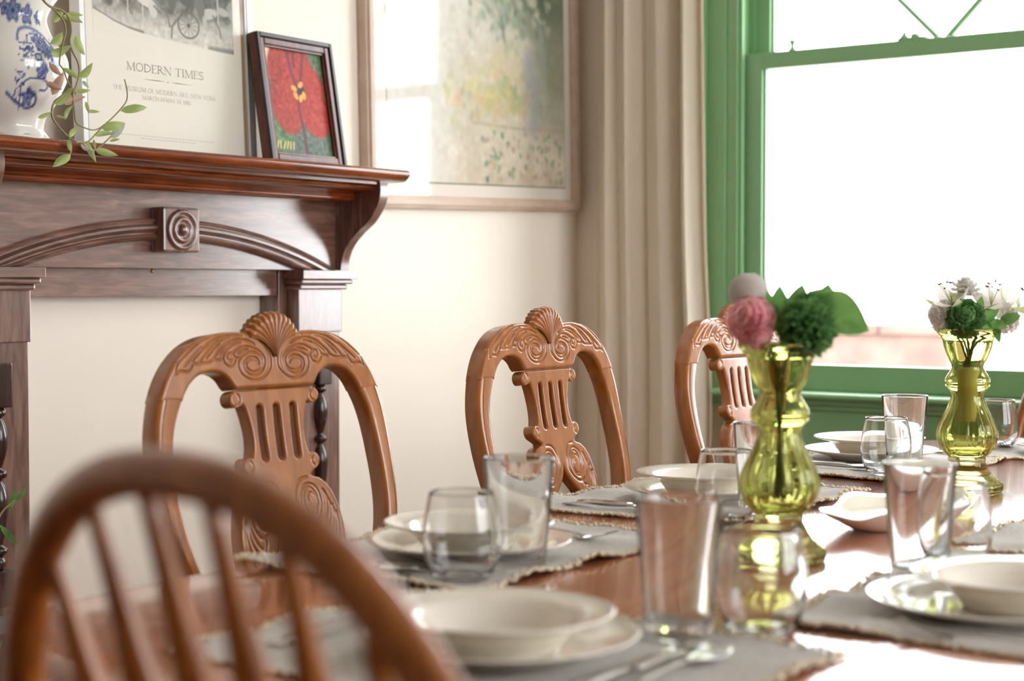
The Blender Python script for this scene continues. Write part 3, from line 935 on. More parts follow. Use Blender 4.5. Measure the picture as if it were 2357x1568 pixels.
for k in range(80):
    x, y = RNG.uniform(.40, .80), RNG.uniform(.01, .15)
    c = [(104, 138, 106), (132, 156, 118), (192, 178, 138), (160, 144, 134)][RNG.integers(4)]
    cv.blob(x, y, RNG.uniform(.005, .014), RNG.uniform(.004, .009), c, .6, RNG.uniform(0, 3), .7)
cv.noise(60, 5)
cv.build('garden_print', wp, 0.090, -0.0185, 0.070)
MB().box(0.0885, 0.8965, -0.0184, -0.0181, 0.0665, 0.9705).build('print_border', base_mat('dark_green_print_edge', lin(98, 108, 92), .7)[0], wp)

# ------------------------------------------------------------------ ceramic jar with blue flowers
jx, jy = 1.9876, 2.560
JS = 0.832
jar = thing('ceramic_jar', 'white glazed ceramic jar with blue flower decoration on the mantel shelf', 'jar', (jx, jy, SHELF))
prof = catmull([(0.083, 0.0), (0.085, 0.006), (0.078, 0.016), (0.073, 0.025), (0.079, 0.042), (0.098, 0.066), (0.114, 0.092), (0.1255, 0.114), (0.1300, 0.138), (0.1240, 0.162), (0.1030, 0.184), (0.0890, 0.208), (0.0835, 0.228), (0.094, 0.250), (0.112, 0.275), (0.122, 0.31), (0.122, 0.345), (0.114, 0.370), (0.121, 0.388)], 7)
nA = 240
vs = []; cols = []
ph0 = math.atan2(-jy, -jx)          # towards the room
cvj = Canvas(0.50, 0.40, 300, 240, (238, 236, 230))
BLU, BL2, BL3 = (66, 84, 142), (104, 120, 168), (150, 160, 192)
def ju(px, py):   # from photo crop (zoom of the jar) to jar surface metres
    s = max(-.98, min(.98, (px / 2.741 - 20) * 3.10 / 3823 / 0.106))
    return 0.25 + math.asin(s) * 0.115, 1.098 + (658 - py / 2.741) * 3.28 / 3823 - SHELF
def flower(px, py, r):
    u, v = ju(px, py)
    for k in range(5):
        a = 2 * PI * k / 5 + .3
        cvj.blob(u + r * .6 * math.cos(a), v + r * .6 * math.sin(a), r * .55, r * .42, BL2, .3, a)
        cvj.blob(u + r * .5 * math.cos(a), v + r * .5 * math.sin(a), r * .34, r * .22, BL3, .3, a)
        cvj.line([(u, v), (u + r * 1.0 * math.cos(a), v + r * 1.0 * math.sin(a))], .0016, BLU, .9)
    cvj.blob(u, v, r * .2, r * .2, BLU, .3)
flower(90, 205, .021); flower(215, 225, .018); flower(20, 195, .014); flower(310, 235, .012)
flower(255, 390, .016); flower(300, 440, .015); flower(330, 500, .013); flower(250, 560, .013); flower(185, 710, .015)
def scroll(pts, w_, c_=BLU):
    P = catmull([ju(*p) for p in pts], 6); cvj.line(P, w_, c_, .95)
scroll([(110, 380), (130, 320), (190, 300), (260, 310), (320, 350), (330, 420), (290, 460), (240, 440)], .006, BL2)
scroll([(120, 400), (170, 400), (190, 350), (250, 330), (300, 360)], .003)
scroll([(35, 690), (70, 720), (130, 750), (200, 770), (250, 740), (230, 690), (180, 680)], .006)
scroll([(130, 740), (130, 660), (170, 610), (240, 600), (290, 620), (300, 660), (260, 670)], .0035)
scroll([(240, 590), (270, 540), (250, 500), (210, 490), (215, 465), (240, 470)], .004)
scroll([(100, 740), (105, 660), (90, 600)], .002)
for k in range(90):
    t = RNG.uniform()
    px, py = (RNG.normal(160, 28), RNG.normal(450, 36)) if t < .4 else ((RNG.normal(115, 22), RNG.normal(640, 50)) if t < .75 else (RNG.normal(280, 34), RNG.normal(430, 60)))
    u, v = ju(px, py); cvj.blob(u, v, RNG.uniform(.0015, .004), RNG.uniform(.001, .0025), BLU if RNG.uniform() < .6 else BL2, .4, RNG.uniform(0, 3))
for r, z_ in prof:
    for k in range(nA):
        a = 2 * PI * k / nA
        rr = r * JS
        foot = max(0, 1 - z_ / 0.05)
        rr *= 1 + 0.03 * foot * math.cos(9 * a)
        zo = z_ + (0.010 * foot * foot * (0.5 + 0.5 * math.cos(9 * a + PI)) if z_ < 0.002 else 0)
        vs.append((rr * math.cos(a), rr * math.sin(a), zo))
        d = (a - ph0 + PI) % (2 * PI) - PI
        u = 0.25 + d * 0.115
        if abs(d) < 2.1:
            iu = min(299, max(0, int(u / 0.50 * 299))); iv = min(239, max(0, int(z_ / 0.40 * 239)))
            cols.append(cvj.c[iv, iu])
        else: cols.append(np.array((238, 236, 230.)))
m_ = len(prof)
fs = [(i * nA + k, i * nA + (k + 1) % nA, (i + 1) * nA + (k + 1) % nA, (i + 1) * nA + k) for i in range(m_ - 1) for k in range(nA)]
fs.append(tuple(range(nA - 1, -1, -1)))
o = raw('jar_body', vs, fs, MAT['transfer'], jar, True)
at = o.data.attributes.new('paint', 'FLOAT_COLOR', 'POINT')
cc = np.ones((len(vs), 4)); cc[:, :3] = S2L(np.array(cols))
at.data.foreach_set('color', cc.ravel().astype(np.float32))
MB().lathe([(r * JS, z) for r, z in ((0.119, 0.380), (0.124, 0.388), (0.121, 0.394), (0.112, 0.392), (0.108, 0.380), (0.100, 0.34))], 60).build('rim', MAT['porcelain'], jar, True)
MB().lathe([(0.0, 0.355), (0.106 * JS, 0.355)], 40).build('soil', MAT['soil'], jar)


# ------------------------------------------------------------------ leaves and the trailing vine
def leaf_geo(mb, base, tip, width, curl=0.15, side=None, fold=0.25, n=7):
    """a pointed, slightly folded leaf from base to tip"""
    b, t = Vector(base), Vector(tip)
    L = (t - b).length; d = (t - b).normalized()
    if side is None: side = Vector((RNG.normal(), RNG.normal(), RNG.normal()))
    s = (side - d * side.dot(d)).normalized()
    up = d.cross(s)
    vs = []; fs = []
    for i in range(n + 1):
        k = i / n
        w_ = width * (math.sin(PI * min(1, k ** 0.8)) ** 0.8) * (1 - 0.15 * k) + 0.0004
        c = b + d * L * k + up * curl * L * math.sin(PI * k) 
        for j, q in enumerate((-1, -0.5, 0, 0.5, 1)):
            vs.append(c + s * w_ * q * 0.5 + up * fold * w_ * abs(q) * 0.5)
    for i in range(n):
        for j in range(4):
            fs.append((i * 5 + j, i * 5 + j + 1, (i + 1) * 5 + j + 1, (i + 1) * 5 + j))
    mb.add(vs, fs)


VST = [[(1.9472,2.418,1.6257),(1.9593,2.418,1.6048),(1.9769,2.418,1.5959),(1.9981,2.418,1.5788),(2.0033,2.418,1.5594),(1.9977,2.418,1.5416),(1.9921,2.418,1.5209),(1.9883,2.418,1.5005),(1.9971,2.418,1.49),(2.0077,2.418,1.4681),(2.0185,2.418,1.4577),(2.0257,2.418,1.4468)],[(1.9455,2.418,1.6255),(1.9628,2.418,1.6025),(1.9983,2.418,1.5959),(2.0126,2.418,1.5806),(2.016,2.418,1.561),(2.0122,2.418,1.5433),(2.0192,2.418,1.524),(2.03,2.418,1.5079),(2.0334,2.418,1.488),(2.0259,2.418,1.4642),(2.0184,2.418,1.4462),(2.0217,2.418,1.4176),(2.0251,2.418,1.3977),(2.0397,2.418,1.3901),(2.0694,2.418,1.3866),(2.0998,2.418,1.4037),(2.1308,2.418,1.4299),(2.1465,2.418,1.4491),(2.1467,2.418,1.47),(2.141,2.418,1.4873)],[(2.0112,2.418,1.457),(1.9966,2.418,1.4441),(1.9786,2.418,1.431),(1.9713,2.418,1.419),(1.9711,2.418,1.4019),(1.9852,2.418,1.3859),(2.0066,2.418,1.3703),(2.0321,2.418,1.3606),(2.0543,2.418,1.365),(2.0693,2.418,1.3778),(2.0845,2.418,1.3907),(2.0997,2.418,1.3948)],[(2.0067,2.418,1.3732),(2.0137,2.418,1.3506),(2.0099,2.418,1.3374)],[(2.0394,2.418,1.3596),(2.0541,2.418,1.3519),(2.0691,2.418,1.35),(2.0918,2.418,1.3648),(2.1072,2.418,1.3777)]]
VLF = [((1.9982,2.418,1.5874),(2.0314,2.41,1.5795),1),((2.0091,2.418,1.5945),(2.0334,2.41,1.5927),0),((1.9961,2.418,1.5585),(1.9661,2.41,1.5343),1),((2.0269,2.418,1.5566),(2.0381,2.41,1.5241),1),((1.9689,2.418,1.5154),(2.0054,2.41,1.5332),1),((1.9651,2.418,1.498),(1.9833,2.41,1.4794),2),((2.0334,2.418,1.4794),(2.0546,2.41,1.5056),1),((1.9972,2.418,1.4929),(2.023,2.41,1.4763),0),((1.9577,2.418,1.4632),(1.983,2.41,1.4537),2),((1.9732,2.418,1.4263),(2.0064,2.41,1.456),1),((1.9965,2.418,1.4298),(2.0354,2.41,1.4429),2),((1.9394,2.418,1.3979),(1.9611,2.41,1.4091),0),((1.9801,2.418,1.4055),(1.9931,2.41,1.4018),0),((1.9997,2.418,1.4),(2.0115,2.41,1.4249),0),((2.0512,2.418,1.4201),(2.0712,2.41,1.4199),0),((2.0221,2.418,1.4523),(2.0485,2.41,1.4571),0),((2.0407,2.418,1.4743),(2.0474,2.41,1.4628),3),((2.1307,2.418,1.4269),(2.1825,2.41,1.4369),0),((2.0845,2.418,1.3907),(2.1292,2.41,1.4026),1),((2.0693,2.418,1.3764),(2.1048,2.41,1.3815),0),((2.1071,2.418,1.3747),(2.1312,2.41,1.4013),3),((2.1033,2.418,1.3685),(2.1193,2.41,1.3722),0),((2.0102,2.418,1.3691),(2.0256,2.41,1.3872),1),((2.0655,2.418,1.3688),(2.0622,2.41,1.3521),0),((2.0247,2.418,1.3601),(2.0298,2.41,1.3629),3),((2.0357,2.418,1.3579),(2.0584,2.41,1.346),3),((2.0469,2.418,1.3645),(2.062,2.41,1.3302),0),((2.0691,2.418,1.35),(2.1113,2.41,1.3427),0),((2.0117,2.418,1.339),(1.9689,2.41,1.3145),1),((2.0066,2.418,1.3645),(2.0069,2.41,1.3426),0),((1.9983,2.418,1.5988),(1.9719,2.41,1.5746),0),((2.0476,2.418,1.4373),(2.048,2.41,1.4165),0),((1.9716,2.418,1.4418),(1.9886,2.41,1.4799),2)]
vine = thing('trailing_vine', 'pale green vine trailing from the blue and white jar over the mantel edge', 'plant', (1.98, 2.47, 1.72))
O = Vector((1.98, 2.47, 1.72))
root = [(1.985, 2.50, 1.725), (1.968, 2.462, 1.768), (1.955, 2.425, 1.745), (1.948, 2.414, 1.68)]
for i, s in enumerate(VST):
    pts = ([(x + 0.006 * i, y, z) for x, y, z in root] if i < 2 else []) + s
    pts = catmull(pts, 4)
    n = len(pts)
    MB().tube([Vector(p) - O for p in pts], [0.0022 - 0.0011 * k / n for k in range(n)], 6).build('stem', MAT['stem'], vine, True)
camv = Vector((0, 0, 1.098))
for b, t, k in VLF:
    b, t = Vector(b), Vector(t)
    L = (t - b).length
    view = (camv - b).normalized()
    side = (t - b).cross(view).normalized() + view * RNG.uniform(-.5, .5)
    mb = MB()
    leaf_geo(mb, b - O, b.lerp(t, 1.12) - O, min(0.018, L * (0.46 if k else 0.32)), RNG.uniform(-.22, .22), side, 0.5)
    mb.build('leaf', [MAT['vine_leaf'], MAT['vine_leaf'], MAT['vine_pink'], MAT['vine_pale']][k], vine, True)

# potted plant standing on the hearth, mostly outside the frame
pp = thing('potted_plant', 'potted plant with slim green leaves beside the left plinth of the fireplace', 'plant', (1.83, 2.42, 0.0))
pot = MB().lathe([(0.0, 0.0), (0.075, 0.0), (0.082, 0.02), (0.105, 0.20), (0.112, 0.20), (0.114, 0.235), (0.102, 0.235), (0.098, 0.20), (0.0, 0.20)], 36)
pot.build('pot', MAT['terracotta'], pp, 'auto')
MB().lathe([(0.0, 0.205), (0.097, 0.205)], 30).build('soil', MAT['soil'], pp)
def ppl(x, z): return Vector((x - 1.83, 0.03, z))
for pts in ([(1.83, .20), (1.84, .45), (1.86, .66), (1.905, .713)], [(1.82, .20), (1.825, .42), (1.85, .60), (1.873, .672)], [(1.84, .2), (1.80, .5), (1.76, .68)]):
    p3 = catmull([ppl(*p) for p in pts], 6)
    MB().tube(p3, [0.003 - 0.0015 * i / len(p3) for i in range(len(p3))], 7).build('stem', MAT['stem'], pp, True)
for b, t, w_ in (((1.905, .712), (1.932, .738), .011), ((1.892, .698), (1.910, .734), .012), ((1.873, .672), (1.910, .631), .011), ((1.86, .66), (1.835, .715), .014), ((1.85, .60), (1.80, .63), .014), ((1.84, .45), (1.79, .50), .014), ((1.83, .42), (1.875, .465), .014), ((1.80, .5), (1.84, .55), .014), ((1.76, .68), (1.73, .73), .014), ((1.76, .68), (1.79, .74), .014)):
    mb = MB()
    leaf_geo(mb, ppl(*b), ppl(*t), w_, .08, Vector((.5, -.3, .4)), .35)
    mb.build('leaf', MAT['leaf'], pp, True)


# ------------------------------------------------------------------ carved chair backs
def seg_dist(P, segs, want_pt=False):
    """distance of points P to a set of segments (chunked)"""
    A = np.array([s[0] for s in segs]); B_ = np.array([s[1] for s in segs])
    AB = B_ - A; L = (AB ** 2).sum(1) + 1e-15
    out = np.empty(len(P)); pt = np.empty((len(P), 2))
    for i in range(0, len(P), 3000):
        Q = P[i:i + 3000]
        t = np.clip(((Q[:, None, 0] - A[None, :, 0]) * AB[None, :, 0] + (Q[:, None, 1] - A[None, :, 1]) * AB[None, :, 1]) / L[None], 0, 1)
        dx = Q[:, None, 0] - A[None, :, 0] - t * AB[None, :, 0]
        dy = Q[:, None, 1] - A[None, :, 1] - t * AB[None, :, 1]
        d2 = dx * dx + dy * dy
        k = d2.argmin(1); r = np.arange(len(Q))
        out[i:i + 3000] = np.sqrt(d2[r, k])
        if want_pt: pt[i:i + 3000] = A[k] + t[r, k][:, None] * AB[k]
    return (out, pt) if want_pt else out


def inside(P, loops):
    c = np.zeros(len(P), bool)
    for lp in loops:
        a = lp; b = np.roll(lp, -1, 0)
        for (x0, y0), (x1, y1) in zip(a, b):
            if y0 == y1: continue
            m = ((P[:, 1] >= min(y0, y1)) & (P[:, 1] < max(y0, y1)))
            xs = x0 + (P[:, 1] - y0) / (y1 - y0) * (x1 - x0)
            c ^= m & (P[:, 0] < xs)
    return c


def carve(outline, holes, grooves, res, edge_r, thick, gw=0.0013, gd=0.0032):
    """solid panel cut to an outline, with rounded edges and incised lines; returns (u, v, depth) vertices and faces"""
    loops = [np.array(outline)] + [np.array(h) for h in holes]
    allp = loops[0]
    u0, v0 = allp.min(0) - res; u1, v1 = allp.max(0) + res
    half = math.ceil(max(-u0, u1) / res)
    us = np.arange(-half, half + 1) * res
    vs_ = np.arange(v0, v1 + res, res)
    nu, nv = len(us), len(vs_)
    U, V = np.meshgrid(us, vs_)
    cu, cv_ = (U[:-1, :-1] + res / 2).ravel(), (V[:-1, :-1] + res / 2).ravel()
    keep = inside(np.stack([cu, cv_], 1), loops).reshape(nv - 1, nu - 1)
    jj, ii = np.nonzero(keep)
    quads = np.stack([jj * nu + ii, jj * nu + ii + 1, (jj + 1) * nu + ii + 1, (jj + 1) * nu + ii], 1)
    used = np.unique(quads)
    remap = -np.ones(nu * nv, int); remap[used] = np.arange(len(used))
    quads = remap[quads]
    P = np.stack([U.ravel()[used], V.ravel()[used]], 1)
    E = np.concatenate([quads[:, [k, (k + 1) % 4]] for k in range(4)])
    key = np.sort(E, 1); kk = key[:, 0] * len(used) + key[:, 1]
    _, inv, cnt = np.unique(kk, return_inverse=True, return_counts=True)
    bE = E[cnt[inv] == 1]
    bv = np.unique(bE)
    segs = []
    for lp in loops:
        segs += list(zip(lp, np.roll(lp, -1, 0)))
    d, pt = seg_dist(P, segs, True)
    P[bv] = pt[bv]; d[bv] = 0
    k = np.clip(1 - d / edge_r, 0, 1)
    depth = edge_r * (1 - np.sqrt(np.clip(1 - k * k, 0, 1)))
    if grooves:
        gs = []
        for g in grooves: gs += list(zip(g[:-1], g[1:]))
        PA = P.copy(); PA[:, 0] = np.abs(PA[:, 0])
        gdist = seg_dist(PA, gs)
        depth = depth + gd * np.exp(-(gdist / gw) ** 2)
    n = len(P)
    Vt = [np.column_stack([P, depth]), np.column_stack([P, np.full(n, thick)])]
    F = [tuple(q) for q in quads.tolist()] + [tuple(q[::-1]) for q in (quads + n).tolist()]
    bi = {int(v): i for i, v in enumerate(bv)}
    m = len(bv)
    Vt += [np.column_stack([P[bv], depth[bv]]), np.column_stack([P[bv], np.full(m, thick)])]
    for a, b in bE.tolist():
        ia, ib = bi[a], bi[b]
        F.append((2 * n + ib, 2 * n + ia, 2 * n + m + ia, 2 * n + m + ib))
    return np.concatenate(Vt), F


CR = [[(168,637),(131,604),(85,564),(56,527),(37,479),(33,442),(35,401),(52,374),(88,339),(135,313),(190,303),(247,310),(302,334),(337,371),(350,412),(342,450),(319,474),(286,494),(246,508),(211,511),(174,505),(136,487),(116,462),(112,436),(119,406),(143,378),(182,366),(223,366),(256,382),(275,407),(268,434),(244,452),(209,457),(177,448),(157,425)],[(396,508),(357,530),(318,546),(272,552),(220,547),(172,531),(123,503),(99,473),(92,451),(95,418),(114,383),(146,356),(189,338),(236,341),(274,362),(296,391),(300,422),(285,449),(256,466),(216,473),(180,467),(155,449),(148,418)],[(307,586),(348,581),(393,567),(437,543),(470,511),(487,480),(484,449),(459,420),(431,411),(401,422),(381,445),(376,468),(384,491),(401,504),(428,507),(450,494),(450,473),(437,457),(421,453),(408,458)],[(243,527),(279,524),(314,516),(344,507)],[(329,466),(355,467),(377,476)],[(492,476),(517,464),(549,463),(577,471)],[(177,565),(215,585),(263,600),(315,605),(366,600),(417,589),(467,565),(515,533),(554,501),(577,471)],[(420,570),(464,542),(502,514),(517,504)],[(422,627),(473,612),(523,594),(573,568),(622,534),(666,497),(699,462),(713,442)],[(511,583),(551,559),(594,523),(628,495),(647,477)],[(577,471),(607,455),(643,446),(687,446),(713,442)],[(292,630),(340,636),(392,637),(444,634),(500,623),(557,609),(618,580),(672,544),(722,507),(761,471),(772,455)],[(714,446),(740,443),(766,448),(772,455),(782,428),(801,404),(827,389),(866,394),(899,394),(936,373)],[(679,555),(729,519),(774,486),(819,454),(849,429)],[(532,646),(582,639),(634,624),(685,602),(736,573),(786,541),(836,504),(882,471),(911,443),(929,407),(931,379)],[(907,451),(935,452),(951,448)]]
VO = [[(219,-445),(147,-452),(102,-492),(74,-550),(67,-610),(76,-672),(111,-731),(164,-774),(216,-802),(263,-804),(291,-783)],[(276,-736),(243,-758),(197,-749),(157,-715),(130,-661),(117,-604),(127,-555),(159,-511),(175,-500),(219,-493),(271,-515),(301,-559),(313,-621),(306,-682),(276,-736)],[(194,-621),(185,-595),(205,-566),(234,-563),(258,-586),(269,-628),(263,-679),(245,-723),(210,-732),(176,-711),(149,-658),(145,-607),(159,-557),(189,-524),(223,-522),(255,-550),(279,-598),(283,-650)],[(350,-553),(369,-606),(371,-668),(354,-728),(325,-776),(281,-805)],[(351,-548),(380,-596),(401,-660),(399,-722),(376,-786),(336,-844),(302,-846)],[(398,-629),(414,-692),(415,-764),(396,-835),(366,-888),(330,-926)],[(423,-672),(437,-751),(431,-828),(407,-903),(359,-970)],[(451,-726),(460,-805),(454,-882),(440,-978)],[(263,-804),(285,-834),(302,-846),(292,-876),(302,-918),(312,-965)]]
CRG = [catmull(np.array(g) / 5000.0, 3) for g in CR]
VOG = [catmull(np.array(g) / 5000.0, 3) for g in VO]
BETA = math.radians(7.2)


def bend(v):
    s = np.clip(-v / 0.22, 0, 1)
    return -0.018 * s * s * (3 - 2 * s)


def back_xyz(uvd):
    u, v, d = uvd[:, 0], uvd[:, 1], uvd[:, 2]
    d = d + bend(v)
    return np.column_stack([u, v * math.sin(BETA) + d * math.cos(BETA), 0.9 + v * math.cos(BETA) - d * math.sin(BETA)])


def mirror_loop(half):
    h = np.array(half)
    return np.concatenate([h, (h[::-1] * [-1, 1])[1:-1]]) if abs(h[0, 0]) < 1e-9 and abs(h[-1, 0]) < 1e-9 else None


def carved_chair(label):
    t = thing('carved_dining_chair', label, 'chair', group='carved shell-back dining chairs')
    C_ = MAT['chair']
    # crest rail
    top = catmull([(0.0, 0.124), (0.020, 0.128), (0.040, 0.1305), (0.066, 0.1325), (0.097, 0.132), (0.130, 0.1265), (0.160, 0.1135), (0.186, 0.092), (0.2050, 0.067), (0.2190, 0.038)], 5)
    inn = catmull([(0.1765, 0.036), (0.171, 0.0465), (0.160, 0.0600), (0.143, 0.0715), (0.122, 0.0755), (0.103, 0.0725), (0.090, 0.0640), (0.082, 0.0530), (0.0765, 0.0485)], 5)
    half = np.concatenate([top, inn, [(0.0, 0.0485)]])
    V, F = carve(mirror_loop(half), [], CRG, 0.00115, 0.006, 0.033)
    cr = raw('crest_rail', back_xyz(V), F, C_, t, True)
    # shell carving
    nr, ns = 22, 121
    vs = []; fs = []
    for i in range(nr):
        r = 0.010 + (0.0765 - 0.010) * i / (nr - 1)
        pm = math.radians(14 + 34 * min(1, max(0, (r - 0.010) / 0.055)) ** 1.1)
        for j in range(ns):
            s = -1 + 2 * j / (ns - 1)
            a = s * pm
            rib = abs(math.cos(5.5 * PI * s))
            rm = 0.0765 * (1 - 0.10 * s * s) * (0.965 + 0.035 * rib)
            rr = r * rm / 0.0765
            fall = min(1, (nr - 1 - i) / 5.0)
            d = -0.004 - 0.007 * (1 - s * s) * (0.3 + 0.7 * i / nr) - 0.0042 * rib ** 0.7 * (0.25 + 0.75 * i / nr)
            d += 0.012 * (1 - math.sqrt(max(0, 1 - (1 - fall) ** 2)))
            vs.append((rr * math.sin(a), 0.085 + rr * math.cos(a), d))
    for i in range(nr - 1):
        for j in range(ns - 1):
            fs.append((i * ns + j + 1, i * ns + j, (i + 1) * ns + j, (i + 1) * ns + j + 1))
    n0 = len(vs)
    rim = [(nr - 1) * ns + j for j in range(ns)] + [i * ns + ns - 1 for i in range(nr - 2, -1, -1)] + [j for j in range(ns - 2, -1, -1)] + [i * ns for i in range(1, nr - 1)]
    for k in rim: vs.append((vs[k][0], vs[k][1], 0.015))
    R = len(rim)
    for k in range(R):
        fs.append((rim[k], rim[(k + 1) % R], n0 + (k + 1) % R, n0 + k))
    fs.append(tuple(n0 + k for k in range(R)))
    sh = raw('shell_carving', back_xyz(np.array(vs)), fs, C_, t, True)
    # splat
    outl = [(0.0, 0.0475), (0.068, 0.0475), (0.078, 0.0468), (0.0865, 0.0420), (0.0893, 0.0345), (0.0865, 0.0265), (0.0790, 0.0225), (0.0705, 0.0232), (0.0645, 0.0262)]
    o1 = np.concatenate([[outl[0]], catmull(outl[1:], 4)])
    o2 = catmull([(0.0615, 0.022), (0.0570, 0.008), (0.0530, -0.010), (0.0518, -0.026), (0.0535, -0.041), (0.0570, -0.0515)], 4)
    o3 = catmull([(0.0620, -0.0515), (0.0690, -0.0525), (0.0745, -0.0580), (0.0758, -0.0655), (0.0715, -0.0735), (0.0640, -0.0780), (0.0570, -0.0820), (0.0530, -0.0855)], 4)
    o4 = catmull([(0.0560, -0.0880), (0.0700, -0.0920), (0.0825, -0.1020), (0.0915, -0.1160), (0.0975, -0.1330), (0.1015, -0.1510), (0.1040, -0.1720), (0.1035, -0.1960), (0.0980, -0.2300), (0.0870, -0.2700), (0.0740, -0.3150), (0.0680, -0.3600), (0.0700, -0.4100), (0.0760, -0.4550)], 4)
    half = np.concatenate([o1, o2, o3, o4, [(0.0, -0.455)]])
    def slot(x0, x1):
        return np.array([(x0 + 0.0062 * math.cos(a), 0.0185 + 0.0062 * math.sin(a)) for a in np.linspace(0, PI, 9)] + [(x1 + 0.0068 * math.cos(a), -0.0525 + 0.0068 * math.sin(a)) for a in np.linspace(PI, 2 * PI, 9)])
    hol = catmull([(0.0, -0.128), (0.0055, -0.143), (0.0160, -0.158), (0.0280, -0.1695), (0.0360, -0.1785), (0.0400, -0.2000), (0.0380, -0.2300), (0.0280, -0.2600), (0.0130, -0.2800), (0.0, -0.287)], 4)
    hole = mirror_loop(hol)
    sg = list(VOG)
    sg.append(np.array([(0.0790 + 0.0088 * math.cos(a), 0.0345 + 0.0095 * math.sin(a)) for a in np.linspace(1.9, 4.6, 12)]))
    sg.append(np.array([(0.0660 + 0.0075 * math.cos(a), -0.0640 + 0.0085 * math.sin(a)) for a in np.linspace(1.9, 4.4, 12)]))
    V, F = carve(mirror_loop(half), [slot(0, 0), slot(0.0330, 0.0325), slot(-0.0330, -0.0325), hole], sg, 0.0014, 0.0035, 0.022, 0.0015, 0.0030)
    V[:, 2] += 0.004
    raw('splat', back_xyz(V), F, C_, t, True)
    # stiles
    so = catmull([(0.2150, 0.0480), (0.2192, 0.0372), (0.2265, 0.010), (0.2310, -0.020), (0.2325, -0.055), (0.2310, -0.100), (0.2260, -0.140), (0.2180, -0.175), (0.2050, -0.215), (0.1900, -0.265), (0.1780, -0.330), (0.1720, -0.400), (0.1700, -0.470)], 4)
    si = catmull([(0.1725, 0.0440), (0.1770, 0.0352), (0.1875, 0.014), (0.1960, -0.012), (0.2010, -0.045), (0.2030, -0.090), (0.2000, -0.135), (0.1930, -0.170), (0.1810, -0.210), (0.1660, -0.260), (0.1540, -0.325), (0.1480, -0.400), (0.1460, -0.470)], 4)
    for s in (1, -1):
        vs = []; fs = []; n = len(so)
        for (xo, vo_), (xi, vi) in zip(so, si):
            for f, d in ((0, 0.008), (0.03, 0.004), (0.12, 0.001), (0.24, 0.0), (0.70, 0.0), (0.72, 0.0011), (0.745, 0.0011), (0.765, 0.0), (0.86, 0.0008), (0.95, 0.0035), (1.0, 0.009), (1.0, 0.031), (0.95, 0.034), (0.05, 0.034), (0, 0.031)):
                vs.append((s * (xi + (xo - xi) * f), vi + (vo_ - vi) * f, d + (0.0005 if d < 0.02 else -0.0005)))
        q = 15
        for i in range(n - 1):
            for k in range(q):
                f = (i * q + k, i * q + (k + 1) % q, (i + 1) * q + (k + 1) % q, (i + 1) * q + k)
                fs.append(f if s < 0 else f[::-1])
        a, b = tuple(range(q)), tuple((n - 1) * q + k for k in range(q))
        fs += [a, b[::-1]] if s > 0 else [a[::-1], b]
        o = raw('stile', back_xyz(np.array(vs)), fs, C_, t, True)
        o.data.set_sharp_from_angle(angle=math.radians(50))
    # seat, rails, legs
    sp_ = catmull([(-0.20, -0.075), (0.20, -0.075), (0.25, -0.28), (0.262, -0.46), (0.20, -0.515), (0, -0.53), (-0.20, -0.515), (-0.262, -0.46), (-0.25, -0.28)], 4, True)
    MB().slab([tuple(p) for p in sp_], 0.445, 0.485, 0.016).build('seat', MAT['seat_cloth'], t, True)
    MB().slab([tuple(p * [0.97, 0.98]) for p in sp_], 0.385, 0.447, 0.004).build('seat_rail', C_, t, 'auto')
    for s in (1, -1):
        MB().tube([(s * 0.158, -0.075, 0.45), (s * 0.160, -0.062, 0.32), (s * 0.163, -0.02, 0.15), (s * 0.166, 0.045, 0.0)], [0.020, 0.020, 0.018, 0.015], 10).build('leg', C_, t, True)
        MB().tube(catmull([(s * 0.215, -0.46, 0.40), (s * 0.240, -0.492, 0.33), (s * 0.236, -0.485, 0.22), (s * 0.222, -0.470, 0.10), (s * 0.228, -0.482, 0.03), (s * 0.236, -0.495, 0.0)], 4), [0.034, 0.036, 0.037, 0.036, 0.034, 0.031, 0.028, 0.026, 0.024, 0.022, 0.020, 0.018, 0.0165, 0.016, 0.016, 0.018, 0.021, 0.025, 0.028, 0.029, 0.029], 12).build('leg', C_, t, True)
    return t


MAT['seat_cloth'] = cloth_mat('pale_seat_cloth', lin(214, 204, 186), lin(224, 214, 198), 0, (1, 1, 1), 300)
ch = carved_chair('carved shell-back chair nearest the fireplace, left of the table behind the bow-back chair')
ch.location = (1.799, 1.700, 0); ch.rotation_euler = (0, 0, math.radians(-3.7))
dup(ch, (2.494, 1.680, 0), math.radians(0.8), 'carved shell-back chair in the middle of the row, below the large pale picture')
dup(ch, (3.157, 1.645, 0), math.radians(-0.4), 'carved shell-back chair in front of the curtain, half hidden by the pink flower vase')

# ------------------------------------------------------------------ bow-back chair in the foreground
wc = thing('bow_back_chair', 'amber bow-back spindle chair in the blurred foreground at the near table end', 'chair', (0.600, 0.642, 0.0), -0.13)
ZT, BWd, BHt, BB, PE = 1.0000, 0.236, 0.36, 0.22, 2.32
def bow_pt(y_or_t, isT=True):
    t_ = y_or_t
    c = math.copysign(abs(math.cos(t_)) ** (2 / PE), math.cos(t_)); s = abs(math.sin(t_)) ** (2 / PE)
    k = (s - 1) * BHt
    return Vector((-k * math.sin(BB), BWd * c, ZT + k * math.cos(BB)))
pts = [Vector((0.120, 0.196, 0.45)), Vector((0.105, 0.216, 0.53)), Vector((0.092, 0.229, 0.59))]
pts += [bow_pt(t_) for t_ in np.linspace(0.06, PI - 0.06, 61)]
pts += [Vector((0.092, -0.229, 0.59)), Vector((0.105, -0.216, 0.53)), Vector((0.120, -0.196, 0.45))]
MB().tube(pts, 0.0134, 16).build('bow', MAT['windsor'], wc, True)
